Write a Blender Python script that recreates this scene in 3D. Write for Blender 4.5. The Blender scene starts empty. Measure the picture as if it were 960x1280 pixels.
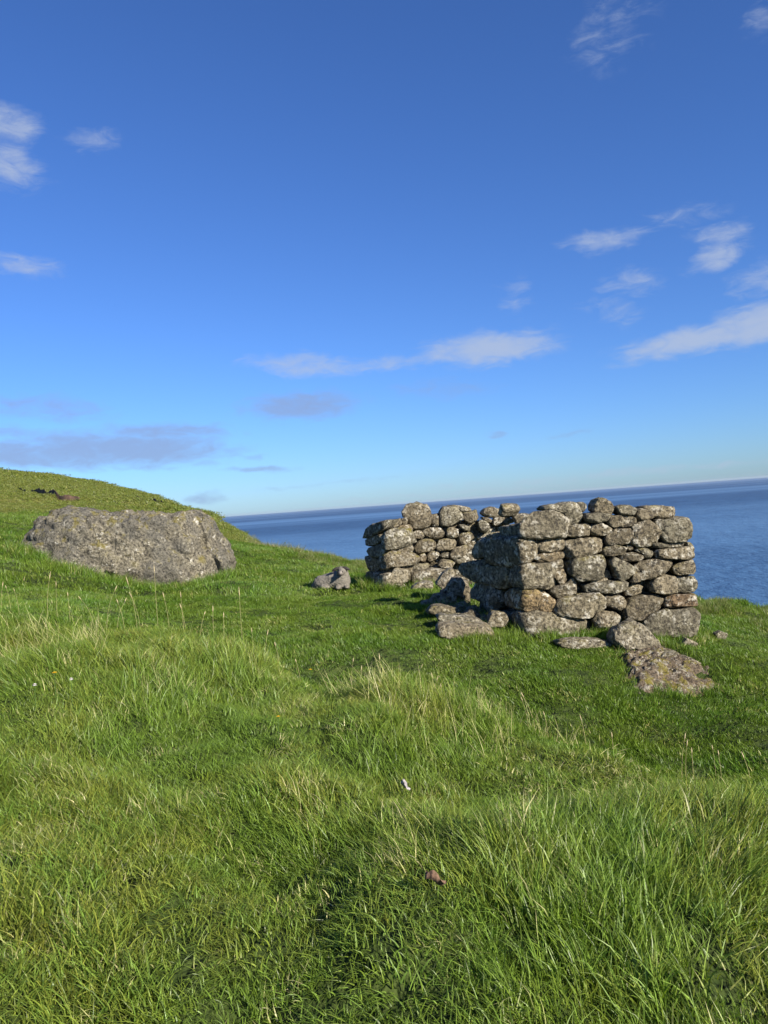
import bpy, bmesh, math, random
import numpy as np
from mathutils import Vector, Matrix, noise as mnoise, Euler

# ------------------------------------------------------------------ camera, world, sun, exposure
S = bpy.context.scene
C = S.collection
PITCH, ROLL, F = -0.58, -4.16, 961.0          # degrees, degrees, focal length in 960-wide pixels
EYE = 1.6
cam = bpy.data.cameras.new('camera'); camo = bpy.data.objects.new('camera', cam); C.objects.link(camo)
RC = Matrix.Rotation(math.radians(90 + PITCH), 3, 'X') @ Matrix.Rotation(math.radians(ROLL), 3, 'Z')
camo.matrix_world = Matrix.Translation((0, 0, EYE)) @ RC.to_4x4()
cam.sensor_fit = 'HORIZONTAL'; cam.sensor_width = 36; cam.lens = 36 * F / 960
cam.clip_start = 0.05; cam.clip_end = 300000
S.camera = camo

SUN_AZ = math.atan2(0.66, -0.75)             # direction TO the sun, clockwise from +Y
SUN_EL = math.radians(27)
sd = Vector((math.sin(SUN_AZ) * math.cos(SUN_EL), math.cos(SUN_AZ) * math.cos(SUN_EL), math.sin(SUN_EL)))
sun = bpy.data.lights.new('sun', 'SUN'); sun.energy = 5.0; sun.angle = math.radians(0.53); sun.color = (1.0, 0.93, 0.82)
suno = bpy.data.objects.new('sun', sun); suno.rotation_euler = sd.to_track_quat('Z', 'Y').to_euler(); C.objects.link(suno)
S.view_settings.view_transform = 'Standard'; S.view_settings.look = 'None'
S.view_settings.exposure = 0.93; S.view_settings.gamma = 1.0

def ray(px, py):
    return RC @ Vector(((px - 480) / F, -(py - 640) / F, -1.0))
def at(px, py, Y):
    r = ray(px, py); return Vector((0, 0, EYE)) + r * (Y / r.y)

W = bpy.data.worlds.new('World'); S.world = W; W.use_nodes = True
def N(nt, t, **k):
    n = nt.nodes.new(t)
    for a, b in k.items(): setattr(n, a, b)
    return n
def build_world():
    nt = W.node_tree; nt.nodes.clear(); L = nt.links.new
    out = N(nt, 'ShaderNodeOutputWorld'); bg = N(nt, 'ShaderNodeBackground'); bg.inputs[1].default_value = 0.0605
    sky = N(nt, 'ShaderNodeTexSky', sky_type='NISHITA', sun_disc=False)
    sky.sun_elevation = SUN_EL; sky.sun_rotation = SUN_AZ
    sky.altitude = 0; sky.air_density = 1.0; sky.dust_density = 0.25; sky.ozone_density = 2.6
    tc = N(nt, 'ShaderNodeTexCoord')
    sep = N(nt, 'ShaderNodeSeparateXYZ'); L(tc.outputs['Generated'], sep.inputs[0])
    az = N(nt, 'ShaderNodeMath', operation='ARCTAN2'); L(sep.outputs[0], az.inputs[0]); L(sep.outputs[1], az.inputs[1])
    el = N(nt, 'ShaderNodeMath', operation='ARCSINE'); L(sep.outputs[2], el.inputs[0])
    uv = N(nt, 'ShaderNodeCombineXYZ'); L(az.outputs[0], uv.inputs[0]); L(el.outputs[0], uv.inputs[1])
    # warp for ragged edges
    ns = N(nt, 'ShaderNodeTexNoise'); ns.inputs['Scale'].default_value = 14; ns.inputs['Detail'].default_value = 5
    ns.inputs['Roughness'].default_value = .6
    mp0 = N(nt, 'ShaderNodeMapping'); mp0.inputs['Scale'].default_value = (1, 2.2, 1); L(uv.outputs[0], mp0.inputs[0]); L(mp0.outputs[0], ns.inputs['Vector'])
    sb = N(nt, 'ShaderNodeVectorMath', operation='SUBTRACT'); L(ns.outputs['Color'], sb.inputs[0]); sb.inputs[1].default_value = (.5, .5, .5)
    ml = N(nt, 'ShaderNodeVectorMath', operation='MULTIPLY'); L(sb.outputs[0], ml.inputs[0]); ml.inputs[1].default_value = (.055, .022, 0)
    wv = N(nt, 'ShaderNodeVectorMath', operation='ADD'); L(uv.outputs[0], wv.inputs[0]); L(ml.outputs[0], wv.inputs[1])
    def blobs(lst):
        acc = None
        for (px, py, rx, ry, tilt, st) in lst:
            r = ray(px, py).normalized()
            u0, v0 = math.atan2(r.x, r.y), math.asin(r.z)
            mp = N(nt, 'ShaderNodeMapping', vector_type='TEXTURE')
            mp.inputs['Location'].default_value = (u0, v0, 0); mp.inputs['Rotation'].default_value = (0, 0, math.radians(tilt - 4.2))
            mp.inputs['Scale'].default_value = (rx * 1.35 / F, ry * 1.6 / F, 1); L(wv.outputs[0], mp.inputs[0])
            ln = N(nt, 'ShaderNodeVectorMath', operation='LENGTH'); L(mp.outputs[0], ln.inputs[0])
            mr = N(nt, 'ShaderNodeMapRange', interpolation_type='SMOOTHSTEP')
            mr.inputs['From Min'].default_value = 1; mr.inputs['From Max'].default_value = 0.15
            mr.inputs['To Max'].default_value = st; L(ln.outputs['Value'], mr.inputs['Value'])
            if acc is None: acc = mr.outputs[0]
            else:
                a = N(nt, 'ShaderNodeMath', operation='MAXIMUM'); L(acc, a.inputs[0]); L(mr.outputs[0], a.inputs[1]); acc = a.outputs[0]
        return acc
    fine = N(nt, 'ShaderNodeTexNoise'); fine.inputs['Scale'].default_value = 30; fine.inputs['Detail'].default_value = 7
    fine.inputs['Roughness'].default_value = .62; fine.inputs['Distortion'].default_value = .6
    mp1 = N(nt, 'ShaderNodeMapping'); mp1.inputs['Scale'].default_value = (1, 2.6, 1); L(uv.outputs[0], mp1.inputs[0]); L(mp1.outputs[0], fine.inputs['Vector'])
    def layer(prev, lst, col):
        n0 = N(nt, 'ShaderNodeMath', operation='MULTIPLY_ADD'); L(fine.outputs['Fac'], n0.inputs[0]); n0.inputs[1].default_value = 1.15; n0.inputs[2].default_value = -.575
        n1 = N(nt, 'ShaderNodeMath', operation='ADD'); L(blobs(lst), n1.inputs[0]); L(n0.outputs[0], n1.inputs[1])
        m = N(nt, 'ShaderNodeMapRange', interpolation_type='SMOOTHSTEP'); L(n1.outputs[0], m.inputs['Value']); m.inputs['From Min'].default_value = .05; m.inputs['From Max'].default_value = 1.05; m.inputs['To Max'].default_value = .78
        gt = N(nt, 'ShaderNodeMapRange'); L(n1.inputs[0].links[0].from_socket, gt.inputs['Value']); gt.inputs['From Max'].default_value = .15
        mm = N(nt, 'ShaderNodeMath', operation='MULTIPLY'); L(m.outputs[0], mm.inputs[0]); L(gt.outputs[0], mm.inputs[1]); m = mm
        mx = N(nt, 'ShaderNodeMix', data_type='RGBA'); L(m.outputs[0], mx.inputs[0]); L(prev, mx.inputs[6]); mx.inputs[7].default_value = (*col, 1)
        return mx.outputs[2]
    g = N(nt, 'ShaderNodeMix', data_type='RGBA', blend_type='MULTIPLY'); g.inputs[0].default_value = 1
    L(sky.outputs[0], g.inputs[6]); g.inputs[7].default_value = (SKYT[0], SKYT[1], SKYT[2], 1)
    white = [(12,154,38,20,0,.72),(16,208,40,22,-5,.68),(120,177,36,13,5,.36),(35,333,46,14,0,.52),(755,300,58,12,0,.6),(900,293,36,13,0,.58),
             (898,322,38,15,15,.66),(945,350,38,18,10,.42),(790,355,40,17,0,.45),(765,392,45,16,-15,.3),(875,424,105,15,9,.95),(945,405,60,22,10,1.0),
             (610,435,95,19,4,.92),(380,457,85,14,0,.66),(645,370,26,24,0,.28),(760,40,60,35,30,.27),(865,270,60,12,0,.3),(955,28,24,16,0,.34),(480,455,110,9,2,.5),(720,596,330,5,4.2,.34),(560,616,220,4,4.2,.34)]
    grey = [(375,507,85,17,4,.85),(150,560,150,21,0,1.0),(40,568,120,17,0,.95),(50,510,90,15,0,.55),(205,538,95,11,0,.8),(550,487,75,14,0,.38),(330,587,50,5,0,.7),
            (170,583,65,6,0,.5),(255,621,26,8,12,.6),(320,570,16,4,0,.5),(618,543,15,4,0,.55),(710,545,27,3,12,.5),(400,606,170,3,5,.25),(15,540,70,10,0,.5),(595,479,45,9,0,.25)]
    c = layer(g.outputs[2], white, (4.1, 4.8, 6.2))
    c = layer(c, grey, (2.5, 3.4, 5.6))
    L(c, bg.inputs[0]); L(bg.outputs[0], out.inputs[0])
SKYT = (0.50, 0.79, 1.34)
build_world()

# ------------------------------------------------------------------ helpers
rng = np.random.default_rng(7)
random.seed(7)
def tag(o, label=None, cat=None, group=None, kind=None):
    if label: o['label'] = label
    if cat: o['category'] = cat
    if group: o['group'] = group
    if kind: o['kind'] = kind
    return o
def mesh_obj(name, verts, faces, mat=None, parent=None, loc=(0, 0, 0), smooth=True, coll=C):
    me = bpy.data.meshes.new(name)
    me.from_pydata([tuple(v) for v in verts], [], [tuple(f) for f in faces]); me.update()
    if smooth: me.polygons.foreach_set('use_smooth', [True] * len(me.polygons))
    if mat: me.materials.append(mat)
    o = bpy.data.objects.new(name, me); o.location = loc
    if coll: coll.objects.link(o)
    if parent: o.parent = parent
    return o
def fast_mesh(name, V, Fq, mat):
    me = bpy.data.meshes.new(name)
    n, m = len(V), len(Fq); k = Fq.shape[1]
    me.vertices.add(n); me.vertices.foreach_set('co', V.astype(np.float32).ravel())
    me.loops.add(m * k); me.loops.foreach_set('vertex_index', Fq.astype(np.int32).ravel())
    me.polygons.add(m); me.polygons.foreach_set('loop_start', np.arange(0, m * k, k, dtype=np.int32))
    me.polygons.foreach_set('use_smooth', np.ones(m, bool))
    me.update(calc_edges=True); me.validate(); me.materials.append(mat)
    return me
class WaveNoise:
    def __init__(s, lo, hi, n, seed):
        r = np.random.default_rng(seed); a = r.uniform(0, 2 * np.pi, n); w = np.exp(r.uniform(np.log(lo), np.log(hi), n))
        s.kx, s.ky, s.ph, s.w = 2*np.pi/w*np.cos(a), 2*np.pi/w*np.sin(a), r.uniform(0, 2*np.pi, n), (w/hi)**.8
        s.w = s.w / np.sqrt((s.w**2).sum() / 2)
    def __call__(s, x, y):
        o = np.zeros(np.shape(x))
        for kx, ky, ph, w in zip(s.kx, s.ky, s.ph, s.w): o += w * np.sin(kx * x + ky * y + ph)
        return o

# ------------------------------------------------------------------ materials
def mat(name):
    m = bpy.data.materials.new(name); m.use_nodes = True; nt = m.node_tree; nt.nodes.clear()
    out = N(nt, 'ShaderNodeOutputMaterial'); p = N(nt, 'ShaderNodeBsdfPrincipled'); nt.links.new(p.outputs[0], out.inputs[0])
    p.inputs['Specular IOR Level'].default_value = .3
    return m, nt, p, out
def tex(nt, kind, vec, scale, detail=4, rough=.55, **k):
    n = N(nt, kind, **k); n.inputs['Scale'].default_value = scale
    if 'Detail' in n.inputs: n.inputs['Detail'].default_value = detail
    if 'Roughness' in n.inputs: n.inputs['Roughness'].default_value = rough
    if vec: nt.links.new(vec, n.inputs['Vector'])
    return n
def ramp(nt, f, a, b):
    n = N(nt, 'ShaderNodeMapRange', interpolation_type='SMOOTHSTEP'); n.inputs['From Min'].default_value = a; n.inputs['From Max'].default_value = b
    nt.links.new(f, n.inputs['Value']); return n.outputs[0]
def mix(nt, f, a, b, mode='MIX'):
    n = N(nt, 'ShaderNodeMix', data_type='RGBA', blend_type=mode)
    for s, v in ((0, f), (6, a), (7, b)):
        if isinstance(v, (int, float)): n.inputs[s].default_value = v
        elif isinstance(v, tuple): n.inputs[s].default_value = (*v, 1)
        else: nt.links.new(v, n.inputs[s])
    return n.outputs[2]
def math_(nt, op, a, b=None, clamp=False):
    n = N(nt, 'ShaderNodeMath', operation=op, use_clamp=clamp)
    for i, v in enumerate((a, b)):
        if v is None: continue
        if isinstance(v, (int, float)): n.inputs[i].default_value = v
        else: nt.links.new(v, n.inputs[i])
    return n.outputs[0]
def bump(nt, h, strength, dist, prev=None):
    n = N(nt, 'ShaderNodeBump'); n.inputs['Strength'].default_value = strength; n.inputs['Distance'].default_value = dist
    nt.links.new(h, n.inputs['Height'])
    if prev: nt.links.new(prev, n.inputs['Normal'])
    return n.outputs[0]

def stone_material(name, base=(.262, .232, .172), dark=(.090, .077, .054), pale=(.66, .62, .51), k=1.0, lich=(.56, .66), moss=(.50, .62), patch=False):
    m, nt, p, out = mat(name); L = nt.links.new
    tc = N(nt, 'ShaderNodeTexCoord'); oi = N(nt, 'ShaderNodeObjectInfo')
    off = N(nt, 'ShaderNodeVectorMath', operation='MULTIPLY_ADD'); L(oi.outputs['Random'], off.inputs[0]); off.inputs[1].default_value = (37, 91, 53); L(tc.outputs['Object'], off.inputs[2])
    v = off.outputs[0]
    n1 = tex(nt, 'ShaderNodeTexNoise', v, 5 * k, 6, .65); n2 = tex(nt, 'ShaderNodeTexNoise', v, 22 * k, 6, .7); n3 = tex(nt, 'ShaderNodeTexNoise', v, 7 * k, 6, .68)
    vo = tex(nt, 'ShaderNodeTexVoronoi', v, 26 * k); vo2 = tex(nt, 'ShaderNodeTexVoronoi', v, 60 * k)
    col = mix(nt, ramp(nt, n2.outputs['Fac'], .38, .64), dark, base)
    # weathering in broad blotches, then the stone's own tint (object colour)
    col = mix(nt, math_(nt, 'MULTIPLY', ramp(nt, n1.outputs['Fac'], .56, .42), .45), col, dark)
    col = mix(nt, 1.0, col, oi.outputs['Color'], 'MULTIPLY')
    # crusts of pale lichen, broken up
    a = math_(nt, 'ADD', math_(nt, 'MULTIPLY', n3.outputs['Fac'], .6), math_(nt, 'MULTIPLY', n2.outputs['Fac'], .4))
    lm = ramp(nt, a, lich[0] - .05, lich[1] - .07)
    sp = ramp(nt, vo2.outputs['Distance'], .42, .25)
    spm = math_(nt, 'MULTIPLY', sp, ramp(nt, n1.outputs['Fac'], .50, .62))
    lm = math_(nt, 'MAXIMUM', lm, math_(nt, 'MULTIPLY', spm, .8))
    # amount of lichen by stone
    lr = N(nt, 'ShaderNodeMapRange'); L(oi.outputs['Random'], lr.inputs['Value']); lr.inputs['To Min'].default_value = .5; lr.inputs['To Max'].default_value = 1.15
    lm = math_(nt, 'MULTIPLY', lm, math_(nt, 'ADD', math_(nt, 'MULTIPLY', ramp(nt, n1.outputs['Fac'], .42, .56), .78), .22))
    lm = math_(nt, 'MULTIPLY', lm, lr.outputs[0])
    if patch:
        n0 = tex(nt, 'ShaderNodeTexNoise', v, .9, 3, .5); lm = math_(nt, 'MULTIPLY', lm, math_(nt, 'ADD', ramp(nt, n0.outputs['Fac'], .40, .56), .30)); col = mix(nt, math_(nt, 'MULTIPLY', ramp(nt, n0.outputs['Fac'], .56, .42), .5), col, (.10, .098, .088))
    pc = mix(nt, n2.outputs['Fac'], (.42, .39, .32), pale)
    col = mix(nt, lm, col, pc)
    # dark crust spots
    lv = tex(nt, 'ShaderNodeTexVoronoi', v, 7.5 * k); ros = math_(nt, 'MULTIPLY', ramp(nt, math_(nt, 'ADD', lv.outputs['Distance'], math_(nt, 'MULTIPLY', n2.outputs['Fac'], .35)), .50, .40), ramp(nt, n3.outputs['Fac'], .44, .52))
    col = mix(nt, math_(nt, 'MULTIPLY', ros, .75), col, pc)
    col = mix(nt, math_(nt, 'MULTIPLY', ramp(nt, n2.outputs['Fac'], .47, .38), .8), col, (.045, .04, .034))
    # moss on tops, more where object alpha says so
    geo = N(nt, 'ShaderNodeNewGeometry'); sx = N(nt, 'ShaderNodeSeparateXYZ'); L(geo.outputs['Normal'], sx.inputs[0])
    mo = math_(nt, 'MULTIPLY', ramp(nt, n1.outputs['Fac'], *moss), ramp(nt, sx.outputs[2], .05, .6))
    mo = math_(nt, 'MULTIPLY', mo, oi.outputs['Alpha'])
    col = mix(nt, mo, col, (.17, .14, .025))
    L(col, p.inputs['Base Color']); p.inputs['Roughness'].default_value = .92; p.inputs['Specular IOR Level'].default_value = .18
    b = bump(nt, n1.outputs['Fac'], 1, .07 / k)
    b = bump(nt, n2.outputs['Fac'], 1, .035 / k, b); b = bump(nt, vo.outputs['Distance'], .6, .018 / k, b)
    L(b, p.inputs['Normal'])
    return m
M_stone = stone_material('weathered_stone')
M_boulder = stone_material('boulder_rock', patch=True, base=(.25, .222, .172), dark=(.085, .075, .058), pale=(.72, .69, .60), k=.75, lich=(.60, .68))

def grass_material(name, a, b, c, dry, dry_amt):
    m, nt, p, out = mat(name); L = nt.links.new
    geo = N(nt, 'ShaderNodeNewGeometry'); oi = N(nt, 'ShaderNodeObjectInfo')
    n1 = tex(nt, 'ShaderNodeTexNoise', geo.outputs['Position'], .9, 3); n2 = tex(nt, 'ShaderNodeTexNoise', geo.outputs['Position'], 3.2, 2)
    n4 = tex(nt, 'ShaderNodeTexNoise', geo.outputs['Position'], 45, 1)
    col = mix(nt, ramp(nt, n1.outputs['Fac'], .36, .64), a, b)
    col = mix(nt, ramp(nt, oi.outputs['Random'], 0, 1), col, c)
    at_ = N(nt, 'ShaderNodeAttribute', attribute_name='tone')
    d = math_(nt, 'ADD', at_.outputs['Fac'], math_(nt, 'MULTIPLY', math_(nt, 'SUBTRACT', n2.outputs['Fac'], .5), 1.1))
    col = mix(nt, math_(nt, 'MULTIPLY', ramp(nt, d, 1 - dry_amt, 1.18 - dry_amt), .9), col, dry)
    v = N(nt, 'ShaderNodeMapRange'); L(n4.outputs['Fac'], v.inputs['Value']); v.inputs['From Min'].default_value = .25; v.inputs['From Max'].default_value = .75
    v.inputs['To Min'].default_value = .7; v.inputs['To Max'].default_value = 1.3
    vm = N(nt, 'ShaderNodeVectorMath', operation='SCALE'); L(col, vm.inputs[0]); L(v.outputs[0], vm.inputs['Scale']); col = vm.outputs[0]
    v2 = N(nt, 'ShaderNodeMapRange'); L(math_(nt, 'FRACT', math_(nt, 'MULTIPLY', at_.outputs['Fac'], 7.31)), v2.inputs['Value']); v2.inputs['To Min'].default_value = .6; v2.inputs['To Max'].default_value = 1.45
    vm2 = N(nt, 'ShaderNodeVectorMath', operation='SCALE'); L(col, vm2.inputs[0]); L(v2.outputs[0], vm2.inputs['Scale']); col = vm2.outputs[0]
    L(col, p.inputs['Base Color']); p.inputs['Roughness'].default_value = .42; p.inputs['Specular IOR Level'].default_value = .35
    tr = N(nt, 'ShaderNodeBsdfTranslucent'); L(mix(nt, 1.0, col, (1.25, 1.35, .55), 'MULTIPLY'), tr.inputs['Color'])
    mx = N(nt, 'ShaderNodeMixShader'); mx.inputs[0].default_value = .34; L(p.outputs[0], mx.inputs[1]); L(tr.outputs[0], mx.inputs[2]); L(mx.outputs[0], out.inputs[0])
    return m
M_long = grass_material('long_grass_blades', (.130, .200, .022), (.225, .240, .040), (.145, .230, .036), (.55, .49, .24), .07)
M_turf = grass_material('short_turf_blades', (.080, .165, .015), (.145, .198, .025), (.12, .19, .022), (.42, .38, .15), .07)
M_edge = grass_material('coarse_edge_grass', (.120, .150, .030), (.165, .165, .045), (.15, .17, .05), (.36, .30, .16), .25)

def ground_material():
    m, nt, p, out = mat('turf_ground'); L = nt.links.new
    geo = N(nt, 'ShaderNodeNewGeometry'); ps = geo.outputs['Position']
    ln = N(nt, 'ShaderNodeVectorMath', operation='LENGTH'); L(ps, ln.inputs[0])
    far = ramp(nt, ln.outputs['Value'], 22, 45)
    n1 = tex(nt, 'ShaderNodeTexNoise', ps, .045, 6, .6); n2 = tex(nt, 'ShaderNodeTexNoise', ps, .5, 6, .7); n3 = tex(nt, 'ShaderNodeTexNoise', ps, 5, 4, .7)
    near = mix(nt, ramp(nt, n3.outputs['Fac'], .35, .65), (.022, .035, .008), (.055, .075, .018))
    fc = mix(nt, ramp(nt, n1.outputs['Fac'], .38, .60), (.125, .175, .026), (.20, .19, .050))
    fc = mix(nt, math_(nt, 'MULTIPLY', ramp(nt, n2.outputs['Fac'], .46, .68), .6), fc, (.095, .12, .025))
    fc = mix(nt, math_(nt, 'MULTIPLY', ramp(nt, n3.outputs['Fac'], .5, .72), .35), fc, (.24, .22, .09))
    sx = N(nt, 'ShaderNodeSeparateXYZ'); L(geo.outputs['Normal'], sx.inputs[0])
    steep = ramp(nt, math_(nt, 'ADD', sx.outputs[2], math_(nt, 'MULTIPLY', math_(nt, 'SUBTRACT', n2.outputs['Fac'], .5), .5)), .80, .66)
    fc = mix(nt, steep, fc, (.13, .105, .07))
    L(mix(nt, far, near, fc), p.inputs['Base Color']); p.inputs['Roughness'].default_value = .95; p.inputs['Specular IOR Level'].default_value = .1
    b = bump(nt, n3.outputs['Fac'], 1, .12); b = bump(nt, n2.outputs['Fac'], .8, .6, b); L(b, p.inputs['Normal'])
    return m
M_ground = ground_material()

def simple(name, col, rough=.9, col2=None, scale=30, bs=.4, bd=.01):
    m, nt, p, out = mat(name); tc = N(nt, 'ShaderNodeTexCoord')
    n = tex(nt, 'ShaderNodeTexNoise', tc.outputs['Object'], scale, 5, .65)
    c2 = col2 or tuple(x * .6 for x in col)
    nt.links.new(mix(nt, ramp(nt, n.outputs['Fac'], .35, .65), c2, col), p.inputs['Base Color']); p.inputs['Roughness'].default_value = rough
    nt.links.new(bump(nt, n.outputs['Fac'], bs, bd), p.inputs['Normal'])
    return m

# ------------------------------------------------------------------ terrain
# (photo x, photo y, forward distance in metres) of spots on the ground
CP = [
 (0,1280,2.35),(0,1130,3.0),(0,1000,4.0),(0,900,5.0),(0,830,6.3),(0,768,8.0),(0,760,9.5),(0,745,12),(0,715,15),(0,680,19),(0,652,25),(0,638,40),(0,612,90),(0,583,250),
 (80,640,40),(80,622,90),(80,593,220),(60,705,17),(90,780,7.8),(90,764,10),(90,745,14),
 (190,1280,2.35),(190,1130,2.95),(190,1000,4.1),(190,900,5.3),(190,787,7.7),(190,812,8.9),(190,782,10),(190,766,11.5),(190,748,14),(190,737,17),(150,640,35),(150,622,90),(150,604,190),
 (40,587,235),(115,597,205),(190,616,155),(210,624,140),(250,640,105),(270,649,90),(303,671,61),(230,640,60),(230,632,120),(290,733,16),(290,700,24),(290,675,45),(290,661,72),(300,820,7.1),(300,850,8.2),(300,812,9.4),(300,775,11.3),(300,745,15),
 (390,1280,2.35),(390,1000,4.15),(390,900,5.4),(390,864,6.5),(390,888,7.5),(390,850,8.6),(390,806,9.9),(390,770,11.8),(390,732,17),(390,695,28),(340,686,38),
 (480,1280,2.35),(480,1130,2.95),(480,1000,4.15),(480,905,5.2),(480,868,6.2),(480,902,7.1),(480,848,8.3),(480,805,9.5),(480,775,11.2),(480,738,15),(480,715,22),
 (600,1280,2.35),(600,1130,2.95),(600,1000,4.1),(600,918,5.6),(600,932,6.6),(600,884,7.5),(600,840,8.6),(600,803,9.6),(600,775,11),(600,725,18),
 (750,1280,2.35),(750,1130,2.95),(750,1000,4.0),(750,942,5.1),(750,960,6.1),(750,905,7.1),(750,860,8.1),(750,815,9.2),(750,797,9.9),(750,770,13),(750,735,20),
 (960,1280,2.3),(960,1130,2.85),(960,1040,3.6),(960,990,4.5),(960,992,5.6),(960,935,6.8),(960,862,8.4),(960,800,11),(960,758,16),(870,978,4.8),(870,982,5.9),(870,925,6.9),(870,855,8.4),(870,795,10.2),(870,765,14),(870,749,18)]
P = np.array([list(at(*c)) for c in CP]); P[:, 2] -= EYE
PR = np.hypot(P[:, 0], P[:, 1]); PT = np.arctan2(P[:, 0], P[:, 1])
def feat(t, lr): return np.stack([t * 2.2, lr], -1)
A_ = feat(PT, np.log(PR)); n_ = len(A_)
def tps(a, b):
    d2 = ((a[:, None, :] - b[None]) ** 2).sum(-1); return .5 * d2 * np.log(d2 + 1e-12)
K = tps(A_, A_) + np.eye(n_) * 2e-4; Q = np.hstack([np.ones((n_, 1)), A_])
sol = np.linalg.solve(np.block([[K, Q], [Q.T, np.zeros((3, 3))]]), np.concatenate([P[:, 2] / PR, np.zeros(3)]))
px2t = lambda px: np.arctan((np.array(px, float) - 480) / F)
EDGE = (px2t([-300,0, 80, 130, 200, 250, 290, 306, 330, 350, 400, 450, 500, 620, 870, 960, 1200]), np.log([260,250, 225, 195, 150, 105, 76, 62, 46, 38, 29, 27, 26, 24, 18.5, 16.5, 15]))
CREST = (px2t([0,60,130,190,300,390,450,520,600,700,800,900,960]), [7.9,7.8,7.7,7.7,7.1,6.5,6.2,6.1,5.6,5.2,4.9,4.7,4.5])
wn1, wn2, wn3, wn4 = WaveNoise(.9, 3.2, 30, 1), WaveNoise(.22, .9, 40, 2), WaveNoise(8, 60, 30, 3), WaveNoise(.35, 1.5, 40, 4)
def edge_r(t):
    e = np.exp(np.interp(t, *EDGE)); return e * (1 + np.clip((45 - e) / 10, 0, 1) * (.025 * np.sin(t * 140) + .02 * np.sin(t * 61 + 1)))
def base_z(x, y):
    x = np.asarray(x, float); y = np.asarray(y, float)
    r = np.hypot(x, y); t = np.arctan2(x, y); back = np.clip((np.abs(t) - 1.0) / 1.2, 0, 1)
    tt = np.clip(t, px2t(-60), px2t(1020)); rr = np.clip(r, 2.25, 320)
    f = feat(tt, np.log(rr)).reshape(-1, 2); g = np.empty(len(f))
    for i in range(0, len(f), 20000):
        s = f[i:i + 20000]; g[i:i + 20000] = tps(s, A_) @ sol[:n_] + sol[n_] + s @ sol[n_ + 1:]
    z = g.reshape(r.shape) * rr
    back = back * back * (3 - 2 * back)
    return z * (1 - back) + (-1.6) * back + EYE
def ground_z(x, y):
    x = np.asarray(x, float); y = np.asarray(y, float); r = np.hypot(x, y); t = np.arctan2(x, y)
    e = edge_r(t); rc = np.minimum(r, e); k = rc / np.maximum(r, 1e-6)
    z = base_z(x * k, y * k)
    cr = np.interp(t, *CREST); lng = np.clip((cr + .5 - r) / .8, 0, 1)
    near = np.clip((r - .8) / 1.5, 0, 1)
    z = z + near * (wn1(x, y) * (.036 + .027 * lng) + wn2(x, y) * (.010 + .012 * lng)) + np.clip((r - 25) / 60, 0, 1) * wn3(x, y) * .16 * np.clip((200 - r) / 150, .12, 1) + np.clip((r-18)/20,0,1)*wn1(x/3, y/3)*.05
    o = np.maximum(r - e, 0); 
    return z - np.where(o > 0, .25 * np.minimum(o, 1.5) ** 2 + np.maximum(o - 1.5, 0) * 1.05, 0)
def gz(x, y): return float(ground_z(np.array([x]), np.array([y]))[0])
def on_ground(px, d):
    """ground point in the photo column px at forward distance d"""
    py = 760
    for _ in range(12):
        p = at(px, py, d); z = gz(p.x, p.y); q = Vector((p.x, p.y, z)) - Vector((0, 0, EYE)); l = RC.transposed() @ q; py = 640 - F * l.y / -l.z
    return Vector((p.x, p.y, z)), py

SEA_Z = -118.0
def build_ground():
    t = np.concatenate([np.linspace(-math.pi, -.62, 70)[:-1], np.linspace(-.62, .62, 520), np.linspace(.62, math.pi, 70)[1:]])
    s = np.linspace(0, 1, 320); e = edge_r(t)
    R = .35 * (e[None] / .35) ** s[:, None]
    ext = np.array([.15, .35, .7, 1.2, 2, 3.5, 6, 10, 17, 28, 45, 70, 105, 160])
    R = np.vstack([R, e[None] + ext[:, None]])
    T = np.broadcast_to(t, R.shape); X, Y = R * np.sin(T), R * np.cos(T); Z = ground_z(X, Y)
    nr, nt_ = R.shape; V = np.stack([X, Y, Z], -1).reshape(-1, 3)
    i, j = np.meshgrid(np.arange(nr - 1), np.arange(nt_ - 1), indexing='ij'); a = (i * nt_ + j).ravel()
    Fq = np.stack([a, a + 1, a + nt_ + 1, a + nt_], -1)
    # close the small hole under the camera and join both ends of the sweep
    k = len(V); V = np.vstack([V, [[0, 0, V[:nt_, 2].mean()]]])
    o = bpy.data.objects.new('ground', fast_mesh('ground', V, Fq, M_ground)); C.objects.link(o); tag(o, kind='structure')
    bm = bmesh.new(); bm.from_mesh(o.data); bm.verts.ensure_lookup_table()
    for j in range(nt_ - 1):
        f = bm.faces.new((bm.verts[k], bm.verts[j + 1], bm.verts[j])); f.smooth = True
    bmesh.ops.remove_doubles(bm, verts=[v for v in bm.verts if abs(v.co.x) < .01 and v.co.y < 0], dist=.003)
    bmesh.ops.recalc_face_normals(bm, faces=bm.faces); bm.to_mesh(o.data); bm.free()
    return o
build_ground()

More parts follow.
